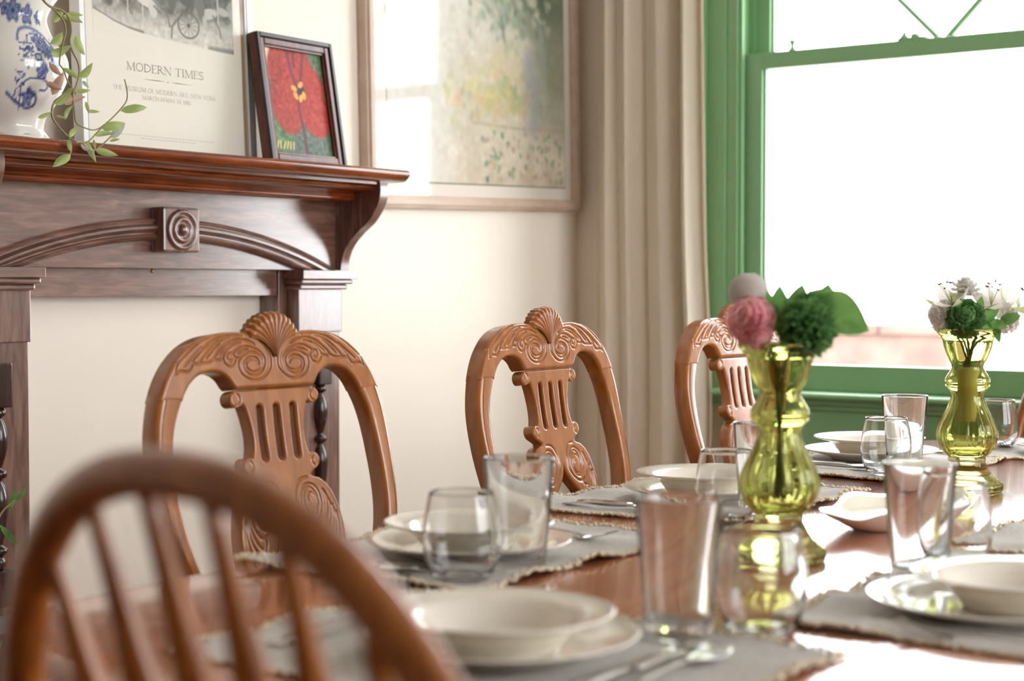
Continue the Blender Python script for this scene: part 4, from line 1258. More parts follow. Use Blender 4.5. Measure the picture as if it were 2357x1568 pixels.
for y in (-0.138, -0.083, -0.028, 0.028, 0.083, 0.138):
    k = (1 - (1 - abs(y / BWd) ** PE) ** (1 / PE)) * BHt
    top = Vector((k * math.sin(BB), y, ZT - k * math.cos(BB) - 0.006))
    bot = Vector((0.118 - 0.25 * (y * y), y * 0.70, 0.452))
    n = 26; P = []; R = []
    for i in range(n + 1):
        f = i / n
        P.append(top.lerp(bot, f) + Vector((0.012 * math.sin(PI * f), 0, 0)))
        b = math.exp(-((f - 0.31) / 0.16) ** 2)
        R.append(0.0050 + 0.0035 * f + 0.0092 * b)
    MB().tube(P, R, 12).build('spindle', MAT['windsor'], wc, True)
sp_ = catmull([(0.075, -0.17), (0.068, 0), (0.075, 0.17), (0.20, 0.232), (0.38, 0.235), (0.485, 0.19), (0.51, 0), (0.485, -0.19), (0.38, -0.235), (0.20, -0.232)], 5, True)[::-1]
MB().slab([tuple(p) for p in sp_], 0.415, 0.455, 0.012).build('seat', MAT['windsor'], wc, 'auto')
for sx, sy in ((0, 1), (0, -1), (1, 1), (1, -1)):
    a = Vector((0.14 + 0.26 * sx, 0.135 * sy, 0.42)); b = Vector((0.02 + 0.47 * sx, 0.22 * sy, 0.0))
    pr_ = [(0, .013), (.12, .015), (.2, .019), (.3, .021), (.36, .016), (.38, .022), (.40, .022), (.42, .014), (.5, .018), (.6, .021), (.7, .018), (.85, .014), (1, .012)]
    MB().tube([a.lerp(b, f) for f, _ in pr_], [r for _, r in pr_], 12).build('leg', MAT['windsor'], wc, True)
for sy in (1, -1):
    MB().tube([(0.09, 0.175 * sy, 0.20), (0.27, 0.178 * sy, 0.20), (0.455, 0.175 * sy, 0.20)], [0.009, 0.013, 0.009], 10).build('stretcher', MAT['windsor'], wc, True)
MB().tube([(0.27, 0.178, 0.20), (0.27, 0, 0.20), (0.27, -0.178, 0.20)], [0.009, 0.012, 0.009], 10).build('stretcher', MAT['windsor'], wc, True)

wc['group'] = 'bow-back spindle chairs at the table ends'
dup(wc, (3.985, 1.078, 0), PI, 'bow-back spindle chair at the far table end, only its edge in view at the right')

# ------------------------------------------------------------------ dining table
TZ = 0.760
tb = thing('dining_table', 'long polished red-brown dining table with rounded ends, laid for a meal', 'table', (2.28, 0.925, 0.0))
def oval(x0, x1, y0, y1, a, n=22):
    b = (y1 - y0) / 2; yc_ = (y0 + y1) / 2; P = []
    for i in range(n + 1):
        t_ = -PI / 2 + PI * i / n
        P.append((x1 - a + a * math.copysign(abs(math.cos(t_)) ** 0.9, math.cos(t_)), yc_ + b * math.sin(t_)))
    for i in range(n + 1):
        t_ = PI / 2 + PI * i / n
        P.append((x0 + a - a * abs(math.cos(t_)) ** 0.9, yc_ + b * math.sin(t_)))
    return [(x - 2.28, y - 0.925) for x, y in P]
MB().slab(oval(0.935, 3.625, 0.42, 1.43, 0.285), 0.728, TZ, 0.010).build('tabletop', MAT['table'], tb, 'auto')
MB().slab(oval(1.075, 3.485, 0.53, 1.32, 0.22), 0.640, 0.7285, 0.004).build('apron', MAT['table'], tb, 'auto')
for sx in (-0.98, 0.98):
    for sy in (-0.29, 0.29):
        pf = catmull([(0.030, 0.64), (0.036, 0.60), (0.022, 0.575), (0.032, 0.555), (0.040, 0.48), (0.036, 0.40), (0.024, 0.30), (0.030, 0.27), (0.020, 0.245), (0.026, 0.15), (0.018, 0.06), (0.026, 0.02), (0.022, 0.0)], 4)
        MB().lathe([(r, z) for r, z in pf][::-1], 20, (sx, sy, 0)).build('leg', MAT['table'], tb, True)


# ------------------------------------------------------------------ placemats
def placemat(label, x0, x1, y0, y1, seed, ripple=1.0, rz=0.0):
    rg = np.random.default_rng(seed)
    w_, h_ = x1 - x0, y1 - y0
    t = thing('placemat', label, 'placemat', ((x0 + x1) / 2, (y0 + y1) / 2, TZ), rz, 'grey woven placemats')
    nx, ny = 90, 64
    X, Y = np.meshgrid(np.linspace(-w_ / 2, w_ / 2, nx), np.linspace(-h_ / 2, h_ / 2, ny))
    ph = rg.uniform(0, 6, 8)
    ex = np.clip((np.abs(X) / (w_ / 2) - 0.45) / 0.55, 0, 1); ey = np.clip((np.abs(Y) / (h_ / 2) - 0.62) / 0.38, 0, 1)
    e = np.clip(np.maximum(ex, ey) * 1.25, 0, 1)
    wave = 0.5 + 0.5 * np.sin(46 * X + 9 * Y + ph[0] + 1.2 * np.sin(11 * Y + ph[1]))
    wave2 = 0.5 + 0.5 * np.sin(30 * Y + 14 * X + ph[2])
    Z = 0.0026 + ripple * (0.0075 * e * wave * (0.4 + 0.6 * wave2) + 0.0006 * np.sin(70 * Y + ph[3]))
    Xw = X + 0.003 * np.sin(18 * Y + ph[4]) * ex; Yw = Y + 0.004 * np.sin(14 * X + ph[5]) * ey
    top = np.stack([Xw.ravel(), Yw.ravel(), Z.ravel()], 1)
    bot = top.copy(); bot[:, 2] = np.maximum(0.0003, bot[:, 2] - 0.0024)
    n = nx * ny
    fs = []
    for j in range(ny - 1):
        for i in range(nx - 1):
            q = (j * nx + i, j * nx + i + 1, (j + 1) * nx + i + 1, (j + 1) * nx + i)
            fs.append(q); fs.append(tuple(k + n for k in q[::-1]))
    rim = [i for i in range(nx)] + [j * nx + nx - 1 for j in range(1, ny)] + [(ny - 1) * nx + i for i in range(nx - 2, -1, -1)] + [j * nx for j in range(ny - 2, 0, -1)]
    for k in range(len(rim)):
        a, b = rim[k], rim[(k + 1) % len(rim)]
        fs.append((b, a, a + n, b + n))
    raw('woven_cloth', np.concatenate([top, bot]), fs, MAT['mat'], t, True)
    # frayed edge: knots and loose threads
    R = len(rim); vs = []; ff = []
    octa = np.array([(1, 0, 0), (-1, 0, 0), (0, 1, 0), (0, -1, 0), (0, 0, 1), (0, 0, -1)], float)
    of = [(0, 2, 4), (2, 1, 4), (1, 3, 4), (3, 0, 4), (2, 0, 5), (1, 2, 5), (3, 1, 5), (0, 3, 5)]
    for k in range(R):
        p = top[rim[k]]; q_ = top[rim[(k + 1) % R]]
        d = q_ - p; out = np.array([d[1], -d[0], 0]); out /= (np.linalg.norm(out) + 1e-9)
        for m in range(2):
            c = p + d * (m / 2 + rg.uniform(0, .4)) + out * rg.uniform(-0.002, 0.008) + [0, 0, rg.uniform(-.0004, .0012)]
            s = rg.uniform(.0022, .0046, 3); a = rg.uniform(0, 6)
            rot = np.array([[math.cos(a), -math.sin(a), 0], [math.sin(a), math.cos(a), 0], [0, 0, 1]])
            vv = (octa * s) @ rot.T + c
            vv[:, 2] = np.maximum(vv[:, 2], 0.0004)
            b0 = len(vs); vs += vv.tolist(); ff += [tuple(i + b0 for i in f) for f in of]
        if rg.uniform() < .8:
            c = p + d * rg.uniform(); L = rg.uniform(.004, .012); dv = out + rg.normal(size=3) * [.5, .5, .15]; sd = np.cross(dv, [0, 0, 1.]); sd /= np.linalg.norm(sd) + 1e-9
            e1 = c + dv * L
            b0 = len(vs); r_ = .0007
            vs += [(c + sd * r_).tolist(), (c - sd * r_).tolist(), (c + [0, 0, r_ * 1.6]).tolist(), [e1[0], e1[1], max(.0006, e1[2] - .001)]]
            ff += [(b0, b0 + 1, b0 + 3), (b0 + 1, b0 + 2, b0 + 3), (b0 + 2, b0, b0 + 3)]
    fo = raw('frayed_edge', vs, ff, MAT['fringe'], t, True)
    fo['kind'] = 'stuff'
    return t


placemat('grey woven placemat with frayed edge under the plates at the chair nearest the fireplace', 1.440, 1.925, 1.085, 1.430, 1, 1.3)
placemat('grey woven placemat with thick cream fringe before the middle carved chair', 2.060, 2.550, 1.095, 1.455, 2, 1.1, math.radians(1.0))
placemat('grey woven placemat before the carved chair by the curtain', 2.700, 3.185, 1.085, 1.425, 3, 0.8)
placemat('grey woven placemat at the near rounded end of the table before the bow-back chair', 1.050, 1.395, 0.630, 1.130, 4, 1.0)
placemat('grey woven placemat lower right, under the plates and fork nearest the camera', 1.490, 1.985, 0.395, 0.740, 5, 1.3)
placemat('grey woven placemat right of the two green vases, only its corner in the picture', 2.060, 2.550, 0.400, 0.765, 6, 1.1)
placemat('grey woven placemat at the far end of the table behind the far green vase', 3.200, 3.545, 0.680, 1.165, 7, 0.8)

# ------------------------------------------------------------------ plates
MZ = TZ + 0.0040
def dinner(label, x, y):
    o = MB().lathe([(0.0005, 0.0025), (0.068, 0.0025), (0.072, 0.0), (0.076, 0.0), (0.080, 0.004), (0.098, 0.0098), (0.1265, 0.0180), (0.1285, 0.0192), (0.1285, 0.0202), (0.1265, 0.0206), (0.105, 0.0145), (0.090, 0.0098), (0.083, 0.0070), (0.075, 0.0060), (0.0005, 0.0060)], 72).build('dinner_plate', MAT['porcelain'], None, True, (x, y, MZ))
    return tag(o, label, 'plate', 'cream dinner plates')
def soup(label, x, y):
    o = MB().lathe([(0.0005, 0.0025), (0.046, 0.0025), (0.049, 0.0), (0.053, 0.0), (0.056, 0.004), (0.066, 0.0165), (0.075, 0.0265), (0.081, 0.0290), (0.1045, 0.0345), (0.1062, 0.0358), (0.1060, 0.0370), (0.1040, 0.0374), (0.083, 0.0325), (0.0770, 0.0300), (0.070, 0.0210), (0.0610, 0.0095), (0.052, 0.0065), (0.0005, 0.0060)], 72).build('soup_plate', MAT['porcelain'], None, True, (x, y, MZ + 0.0063))
    return tag(o, label, 'plate', 'cream soup plates')
for (x, y, sx, sy, w1_) in ((1.649, 1.238, 1.643, 1.233, 'at the chair nearest the fireplace'), (2.300, 1.262, 2.296, 1.262, 'at the middle carved chair, behind the near green vase'),
                       (3.015, 1.290, 3.010, 1.292, 'at the carved chair by the curtain'), (1.222, 0.882, 1.205, 0.872, 'at the near table end beside the bow-back chair'),
                       (1.652, 0.572, 1.668, 0.556, 'cut off by the right edge of the picture'), (3.345, 0.985, 3.345, 0.985, 'behind the far green vase at the far table end')):
    dinner('cream dinner plate ' + w1_, x, y)
    soup('cream soup plate stacked ' + w1_, sx, sy)

# ------------------------------------------------------------------ glasses
def tumbler(label, x, y, z):
    p = [(0.0004, 0.0), (0.0290, 0.0), (0.0305, 0.0010), (0.0315, 0.0035), (0.0418, 0.1310), (0.0416, 0.1325), (0.0408, 0.1331), (0.0400, 0.1326), (0.0397, 0.1310), (0.0300, 0.0190), (0.0285, 0.0155), (0.0250, 0.0140), (0.0004, 0.0136)]
    o = MB().lathe(p, 56).build('tumbler', MAT['glass'], None, True, (x, y, z))
    return tag(o, label, 'glass', 'tall tapered tumblers')
def stemless(label, x, y, z):
    out = catmull([(0.0004, 0.0018), (0.0150, 0.0010), (0.0235, 0.0), (0.0285, 0.0012), (0.0345, 0.0075), (0.0405, 0.0200), (0.0440, 0.0360), (0.0444, 0.0500), (0.0428, 0.0680), (0.0396, 0.0860), (0.0366, 0.1005)], 3)
    inn = catmull([(0.0353, 0.1005), (0.0383, 0.0860), (0.0414, 0.0680), (0.0430, 0.0500), (0.0425, 0.0360), (0.0388, 0.0215), (0.0322, 0.0105), (0.0220, 0.0062), (0.0100, 0.0078), (0.0004, 0.0086)], 3)
    o = MB().lathe([tuple(p) for p in out] + [(0.0360, 0.1014)] + [tuple(p) for p in inn], 56).build('stemless_glass', MAT['glass'], None, True, (x, y, z))
    return tag(o, label, 'glass', 'rounded stemless glasses')
for (nm, fn, pos) in (('beside the plates at the chair nearest the fireplace', tumbler, (1.590, 1.120, MZ)), ('in front of the plates at the chair nearest the fireplace', stemless, (1.494, 1.132, MZ)),
                      ('half hidden by the near green vase', tumbler, (2.202, 1.114, MZ)), ('left of the near green vase', stemless, (2.090, 1.112, MZ)),
                      ('at the carved chair by the curtain, between the two vases', tumbler, (2.905, 1.178, MZ)), ('at the carved chair by the curtain, before the taller tumbler', stemless, (2.772, 1.158, MZ)),
                      ('nearest the camera, at the bow-back chair end', tumbler, (1.375, 0.782, MZ)), ('blurred, in front of the near green vase', stemless, (1.452, 0.734, TZ + .0005)),
                      ('below the far green vase, behind the right-hand plates', tumbler, (1.805, 0.713, MZ)), ('below the far green vase, right of the tumbler there', stemless, (1.912, 0.712, MZ)),
                      ('behind the far green vase at the far table end', stemless, (3.391, 1.175, TZ + .0005))):
    fn(('clear tall tumbler ' if fn is tumbler else 'clear rounded stemless glass ') + nm, *pos)

# ------------------------------------------------------------------ cutlery
def loft(sections):
    """sections: list of (s, halfwidth, z, thickness, dish)"""
    vs = []; fs = []; q = 10
    for s, hw, z, th, dish in sections:
        for f in (-1, -.5, 0, .5, 1): vs.append((s, hw * f, z + dish * f * f))
        for f in (1, .5, 0, -.5, -1): vs.append((s, hw * f, z - th + dish * f * f))
    n = len(sections)
    for i in range(n - 1):
        for k in range(q):
            fs.append((i * q + k, (i + 1) * q + k, (i + 1) * q + (k + 1) % q, i * q + (k + 1) % q))
    fs.append(tuple(range(q))); fs.append(tuple((n - 1) * q + k for k in range(q - 1, -1, -1)))
    return vs, fs
def handle(n=10):
    return [(0.122 * f - 0.002, 0.0085 - 0.0055 * f ** 0.7, 0.0035 + 0.0085 * math.sin(PI * f * 0.62) - 0.002 * f, 0.0018, 0) for f in np.linspace(0, 1, n)]
def make_fork(label, loc, rz):
    t = thing('fork', label, 'fork', loc, rz, 'steel forks')
    v, f = loft(handle() + [(0.128, 0.0045, 0.0085, .0017, 0), (0.134, 0.0085, 0.0060, .0016, 0), (0.141, 0.0110, 0.0045, .0015, 0), (0.149, 0.0118, 0.0046, .0014, 0)])
    MB().add(v, f).build('handle', MAT['steel'], t, True)
    for k in range(4):
        y = -0.0102 + 0.0068 * k; mb = MB(); vs = []
        for s, z, hw in ((0.148, .0046, .0016), (0.165, .0070, .0014), (0.180, .0115, .0011), (0.190, .0160, .0007)):
            yy = y * (1 - 0.10 * (s - .148) / .042)
            vs += [(s, yy - hw, z), (s, yy + hw, z), (s, yy + hw, z - .0013), (s, yy - hw, z - .0013)]
        mb.add(vs, [(i * 4 + k_, (i + 1) * 4 + k_, (i + 1) * 4 + (k_ + 1) % 4, i * 4 + (k_ + 1) % 4) for i in range(3) for k_ in range(4)] + [(12, 13, 14, 15)])
        mb.build('tine', MAT['steel'], t, True)
    return t
def make_spoon(label, loc, rz):
    t = thing('spoon', label, 'spoon', loc, rz, 'steel spoons')
    v, f = loft(handle() + [(0.126, 0.0035, 0.0090, .0017, 0)])
    MB().add(v, f).build('handle', MAT['steel'], t, True)
    secs = []
    for k in np.linspace(0, 1, 12):
        hw = 0.0195 * math.sin(PI * min(1, 0.06 + 0.93 * k) ** 1.15) ** 0.75 + 0.001
        dip = 0.0062 * math.sin(PI * (0.1 + 0.85 * k))
        secs.append((0.124 + 0.062 * k, hw, 0.0085 + 0.003 * k - dip, 0.0012, dip * 0.95))
    v, f = loft(secs)
    MB().add(v, f).build('bowl', MAT['steel'], t, True)
    return t
def make_knife(label, loc, rz):
    t = thing('knife', label, 'knife', loc, rz, 'steel knives')
    v, f = loft([(s, hw, z, th, 0) for s, hw, z, th in ((0, .0075, .0050, .0035), (0.02, .0080, .0062, .0045), (0.08, .0065, .0066, .0048), (0.098, .0060, .0062, .0040))])
    MB().add(v, f).build('handle', MAT['steel'], t, True)
    v, f = loft([(0.096, .0060, .0045, .0020, 0), (0.11, .0090, .0036, .0016, 0), (0.17, .0100, .0034, .0014, 0), (0.195, .0078, .0034, .0012, 0), (0.208, .0020, .0034, .0010, 0)])
    MB().add(v, f).build('blade', MAT['steel'], t, True)
    return t
fk = make_fork('steel fork right of the plates at the chair nearest the fireplace', (1.832, 1.325, MZ), -PI / 2 - 0.03)
dup(fk, (2.492, 1.345, MZ), -PI / 2 + 0.05, 'steel fork at the middle carved chair')
dup(fk, (3.178, 1.362, MZ), -PI / 2 + 0.08, 'steel fork between the two vases, right of the plates by the curtain')
dup(fk, (1.115, 1.062, MZ), 0.02, 'steel fork seen through the bow-back chair, left of the near plates')
dup(fk, (1.458 + 0.04, 0.425, MZ), PI / 2 - 0.02, 'steel fork lower right beside the plates nearest the camera')
dup(fk, (3.52, 1.155, MZ), PI + 0.05, 'steel fork behind the far green vase at the far table end')
s1 = make_spoon('steel spoon at the carved chair by the curtain, left of its plates', (2.822, 1.372, MZ), -PI / 2 - 0.06)
dup(s1, (1.488, 1.375, MZ), -PI / 2 - 0.02, 'steel spoon left of the plates at the chair nearest the fireplace')
dup(s1, (2.105, 1.395, MZ), -PI / 2 - 0.02, 'steel spoon left of the plates at the middle carved chair')
dup(s1, (1.140, 0.704, MZ), 0.02, 'steel spoon in the lowest foreground right of the near plates')
k1 = make_knife('steel knife at the carved chair by the curtain, beside the spoon', (2.862, 1.372, MZ), -PI / 2)
dup(k1, (1.515, 1.37, MZ), -PI / 2, 'steel knife between spoon and plates at the chair nearest the fireplace')
dup(k1, (1.125, 0.742, MZ), 0.02, 'steel knife in the lowest foreground between near plates and spoon')
dup(k1, (2.138, 1.392, MZ), -PI / 2, 'steel knife between spoon and plates at the middle carved chair')

# ------------------------------------------------------------------ ruffled serving dish
sd = MB()
nA, vs, fs = 96, [], []
profd = [(0.52, 0.0005), (0.60, 0.0), (0.66, 0.004), (0.78, 0.014), (0.90, 0.026), (0.985, 0.036), (1.0, 0.0385), (0.985, 0.0395), (0.90, 0.031), (0.78, 0.019), (0.66, 0.009), (0.55, 0.006), (0.02, 0.005)]
for r, z in profd:
    for k in range(nA):
        a = 2 * PI * k / nA
        ruf = (math.sin(5 * a + 0.6) + 0.6 * math.sin(8 * a + 2.0)) * max(0, r - 0.6) / 0.4
        rr = r * (1 + 0.035 * ruf)
        vs.append((0.190 * rr * math.cos(a), 0.088 * rr * math.sin(a) * (1 + 0.10 * math.cos(a)), 0.75 * z + (0.0036 * ruf if z > 0.003 else 0)))
n = len(profd)
fs = [(i * nA + k, i * nA + (k + 1) % nA, (i + 1) * nA + (k + 1) % nA, (i + 1) * nA + k) for i in range(n - 1) for k in range(nA)]
fs += [tuple(range(nA - 1, -1, -1)), tuple((n - 1) * nA + k for k in range(nA))]
o = raw('serving_dish', vs, fs, MAT['porcelain'], None, True, (2.245, 0.912, TZ + 0.0005))
o.rotation_euler = (0, 0, math.radians(-4))
tag(o, 'long cream serving dish with a ruffled rim between the two green vases', 'dish')

# ------------------------------------------------------------------ green pressed glass vases
VP = [(0.0005, 0.002), (0.045, 0.0015), (0.052, 0.0), (0.0570, 0.002), (0.0580, 0.006), (0.0580, 0.0135), (0.0560, 0.0165), (0.0510, 0.0185), (0.0505, 0.0205), (0.0475, 0.0215), (0.0465, 0.0235), (0.0420, 0.0265), (0.0365, 0.0340), (0.0325, 0.0420), (0.0290, 0.0490), (0.0300, 0.0530), (0.0295, 0.0570), (0.0310, 0.0590), (0.0380, 0.0650), (0.0438, 0.0740), (0.0475, 0.0850), (0.0486, 0.0940), (0.0472, 0.1040), (0.0430, 0.1150), (0.0375, 0.1260), (0.0318, 0.1380), (0.0278, 0.1500), (0.0258, 0.1580), (0.0270, 0.1640), (0.0320, 0.1705), (0.0352, 0.1735), (0.0362, 0.1760), (0.0356, 0.1785), (0.0362, 0.1815), (0.0356, 0.1850), (0.0320, 0.1920), (0.0275, 0.1990), (0.0250, 0.2045), (0.0262, 0.2100), (0.0300, 0.2170), (0.0345, 0.2270), (0.0380, 0.2380), (0.0402, 0.2480), (0.0420, 0.2525), (0.0452, 0.2540), (0.0460, 0.2565), (0.0470, 0.2585), (0.0505, 0.2615), (0.0520, 0.2645), (0.0515, 0.2675), (0.0500, 0.2685)]
VI = [(0.0480, 0.2675), (0.0470, 0.2635), (0.0425, 0.2570), (0.0385, 0.2500), (0.0360, 0.2400), (0.0322, 0.2280), (0.0275, 0.2170), (0.0236, 0.2100), (0.0222, 0.2045), (0.0240, 0.1985), (0.0285, 0.1910), (0.0320, 0.1840), (0.0322, 0.1780), (0.0290, 0.1710), (0.0242, 0.1645), (0.0226, 0.1580), (0.0248, 0.1490), (0.0288, 0.1370), (0.0345, 0.1250), (0.0398, 0.1140), (0.0438, 0.1030), (0.0450, 0.0940), (0.0438, 0.0850), (0.0398, 0.0750), (0.0330, 0.0670), (0.0240, 0.0620), (0.0005, 0.0600)]
def flute(a, z):
    w_ = max(0.0, min(1.0, (z - 0.058) / 0.02)) * max(0.0, min(1.0, (0.160 - z) / 0.03))
    w2 = max(0.0, min(1.0, (z - 0.207) / 0.01)) * max(0.0, min(1.0, (0.252 - z) / 0.01))
    return 1 + 0.085 * w_ * (abs(math.cos(6 * a)) ** 0.6 - 0.65) + 0.02 * w2 * math.cos(12 * a)
def vase(label, x, y, rz=0.0):
    t = thing('green_glass_vase', label, 'vase', (x, y, TZ + 0.0003), rz, 'green pressed glass vases')
    mb = MB().lathe(VP + VI, 96, flute=lambda a, z: flute(a, z))
    mb.build('glass_body', MAT['green_glass'], t, True)
    return t
V1 = Vector((1.851, 0.912, TZ)); V2 = Vector((2.648, 0.966, TZ))
va = vase('nearer olive green glass vase holding the pink carnation', V1.x, V1.y)
dup(va, (V2.x, V2.y, TZ + 0.0003), 0.2, 'farther olive green glass vase holding the white lilies')

# ------------------------------------------------------------------ flowers
TOC1 = Vector((-V1.x, -V1.y, 0)).normalized()
def fpos(V, axis, yb, pm, px, py, toward=0.0):
    toc = Vector((-V.x, -V.y, 0)).normalized()
    return V + RT * ((px - axis) / pm) + Vector((0, 0, (yb - py) / pm)) + toc * toward
def stem_for(t, V, tip, foot_z, jit, mat='stem_green'):
    foot = V + Vector((jit[0], jit[1], foot_z))
    neck = V + Vector((jit[0] * -0.8, jit[1] * -0.8, 0.215))
    mouth = V + Vector(((tip.x - V.x) * 0.42, (tip.y - V.y) * 0.42, 0.262))
    h = Vector((mouth.x - V.x, mouth.y - V.y, 0))
    if h.length > 0.030: h = h.normalized() * 0.030; mouth = V + h + Vector((0, 0, 0.262))
    P = catmull([foot, foot.lerp(neck, .5), neck, mouth, mouth.lerp(tip, 0.62)], 5)
    MB().tube([Vector(p) - t.location for p in P], 0.0016, 7).build('stem', MAT[mat], t, True)
def ruffled(t, c, R, axis, mat, layers=5, seed=0, name='bloom'):
    rg = np.random.default_rng(seed)
    a = Vector(axis).normalized(); s = a.orthogonal().normalized(); b = a.cross(s)
    mb = MB(); c = c - t.location
    for l in range(layers):
        th = math.radians(8 + 92 * l / (layers - 1)); cnt = 5 + 3 * l
        for k in range(cnt):
            az = 2 * PI * (k + rg.uniform(-.3, .3)) / cnt + l
            rad = s * math.cos(az) + b * math.sin(az)
            d = a * math.cos(th) + rad * math.sin(th); tang = a.cross(rad)
            L = R * rg.uniform(.85, 1.05); vs = []; nu, nv = 8, 5
            for j in range(nv):
                f = j / (nv - 1)
                wd = R * (0.12 + 0.62 * f)
                for i in range(nu):
                    q = -1 + 2 * i / (nu - 1)
                    wob = R * 0.10 * f * math.sin(9 * q + rg.uniform(0, 1.5) + k) 
                    vs.append(c - a * R * 0.25 + d * (L * f * (1.0 - 0.10 * q * q) + R * .25 * (1 - f) + (rg.uniform(-.05, .05) * R if j == nv - 1 else 0)) + tang * wd * q * .5 + d.cross(tang) * (wob + R * 0.12 * q * q * f))
            mb.add(vs, [(j * nu + i, j * nu + i + 1, (j + 1) * nu + i + 1, (j + 1) * nu + i) for j in range(nv - 1) for i in range(nu - 1)])
    core = MB().lathe([(R * .55 * math.sin(x), -R * .55 * math.cos(x)) for x in np.linspace(0.01, PI - .01, 12)], 16, c + a * R * .12)
    mb.add(core.v, core.f)
    return mb.build(name, MAT[mat], t, True)
def pompom(t, c, R, mat, n=900, seed=0):
    rg = np.random.default_rng(seed); mb = MB(); c = c - t.location
    for i in range(n):
        z = 1 - 2 * (i + .5) / n; a = 2.39996 * i; r = math.sqrt(1 - z * z)
        d = Vector((r * math.cos(a), r * math.sin(a), z)) + Vector(rg.normal(size=3) * .12)
        d.normalize(); s = d.orthogonal().normalized(); s = (s * math.cos(i) + d.cross(s) * math.sin(i))
        p0 = c + d * R * rg.uniform(.5, .7); L = R * rg.uniform(.28, .46); w_ = R * .085
        m_ = p0 + d * L * .6
        mb.add([p0 - s * w_ * .4, p0 + s * w_ * .4, m_ + s * w_, m_ - s * w_, p0 + d * L + d.cross(s) * R * .06], [(0, 1, 2, 3), (3, 2, 4)])
    vs = MB().lathe([(R * .66 * math.sin(x), -R * .66 * math.cos(x)) for x in np.linspace(0.01, PI - .01, 12)], 16, c)
    mb.add(vs.v, vs.f)
    return mb.build('bloom', MAT[mat], t, True)
def flower(name, label, V):
    return thing(name, label, 'flower', V + Vector((0, 0, 0.07)), 0, 'cut flowers in the green vases')

A1 = dict(V=V1, axis=1797, yb=1292, pm=1850)
f = flower('white_flower', 'round white bloom at the top of the nearer green vase', V1)
c = fpos(px=1724, py=682, toward=-0.012, **A1)
stem_for(f, V1, c, 0.075, (.004, .003))
mbw = MB()
for k in range(14):
    l = k // 5; az = k * 2.4; th = math.radians(25 + 32 * l)
    R_ = 0.0255
    vs = []; nu = nv = 8
    for j in range(nv):
        for i in range(nu):
            p_ = th * 0.2 + (j / (nv - 1)) * math.radians(120) ; q_ = az + (i / (nu - 1) - .5) * math.radians(150)
            rr = R_ * (0.86 + 0.05 * l + 0.02 * math.sin(q_ * 3))
            vs.append(c - f.location + Vector((rr * math.sin(p_) * math.cos(q_), rr * math.sin(p_) * math.sin(q_), rr * math.cos(p_))))
    mbw.add(vs, [(j * nu + i, j * nu + i + 1, (j + 1) * nu + i + 1, (j + 1) * nu + i) for j in range(nv - 1) for i in range(nu - 1)])
mbw.lathe([(0.0215 * math.sin(x), -0.0215 * math.cos(x)) for x in np.linspace(0.01, PI - .01, 16)], 24, c - f.location)
mbw.build('bloom', MAT['petal_white'], f, True)

f = flower('pink_carnation', 'pink ruffled carnation on the left of the nearer green vase', V1)
c = fpos(px=1727, py=742, toward=0.020, **A1)
stem_for(f, V1, c, 0.08, (-.004, .002))
ruffled(f, c, 0.0315, TOC1 * .7 - RT * .5 + Vector((0, 0, .35)), 'petal_pink', 6, 3)
f = flower('small_pink_carnation', 'smaller pink bloom drooping over the rim of the nearer green vase', V1)
c = fpos(px=1752, py=782, toward=0.038, **A1)
stem_for(f, V1, c, 0.09, (.002, -.005))
ruffled(f, c, 0.0165, TOC1 * .9 + Vector((0, 0, -.3)), 'petal_pink', 4, 4)
f = flower('green_pompom_flower', 'dark green fluffy round bloom on the right of the nearer green vase', V1)
c = fpos(px=1858, py=762, toward=0.020, **A1)
stem_for(f, V1, c, 0.07, (.005, -.002))
pompom(f, c, 0.0370, 'petal_green', 1000, 5)
f = flower('upper_green_pompom_flower', 'green fluffy bloom behind the leaves of the nearer green vase', V1)
c = fpos(px=1862, py=722, toward=-0.005, **A1)
stem_for(f, V1, c, 0.085, (-.002, -.004))
pompom(f, c, 0.0240, 'petal_green', 700, 6)
f = flower('leafy_stem', 'broad green leaves spreading right from the nearer green vase', V1)
c = fpos(px=1850, py=770, toward=-0.01, **A1)
stem_for(f, V1, c, 0.09, (.003, .005))
def lf(t, A, p0, p1, w_, tw0=0.0, tw1=0.0, curl=.1, side=None, fold=.3, mat='leaf'):
    b = fpos(px=p0[0], py=p0[1], toward=tw0, **A); e = fpos(px=p1[0], py=p1[1], toward=tw1, **A)
    if side is None: side = RT * .3 + Vector((0, 0, 1)) 
    mb = MB(); leaf_geo(mb, b - t.location, e - t.location, w_, curl, side, fold, 10)
    mb.build('leaf', MAT[mat], t, True)
lf(f, A1, (1800, 772), (1796, 664), .034, .012, .0, .10, RT)
lf(f, A1, (1822, 770), (1848, 662), .036, .014, -.01, -.1, RT)
lf(f, A1, (1795, 775), (1768, 676), .022, .016, .012, .1, RT)
lf(f, A1, (1845, 730), (1925, 678), .040, -.01, -.012, .10, Vector((0, 0, 1)) + RT * .4)
lf(f, A1, (1880, 700), (1998, 770), .056, -.012, .010, .22, Vector((0, 0, 1)) + RT * .3, .25)
lf(f, A1, (1925, 752), (1990, 772), .022, .006, .012, -.1, Vector((0, 0, 1)), .4, 'petal_lime')
lf(f, A1, (1900, 720), (1908, 662), .030, -.014, -.02, .1, RT)

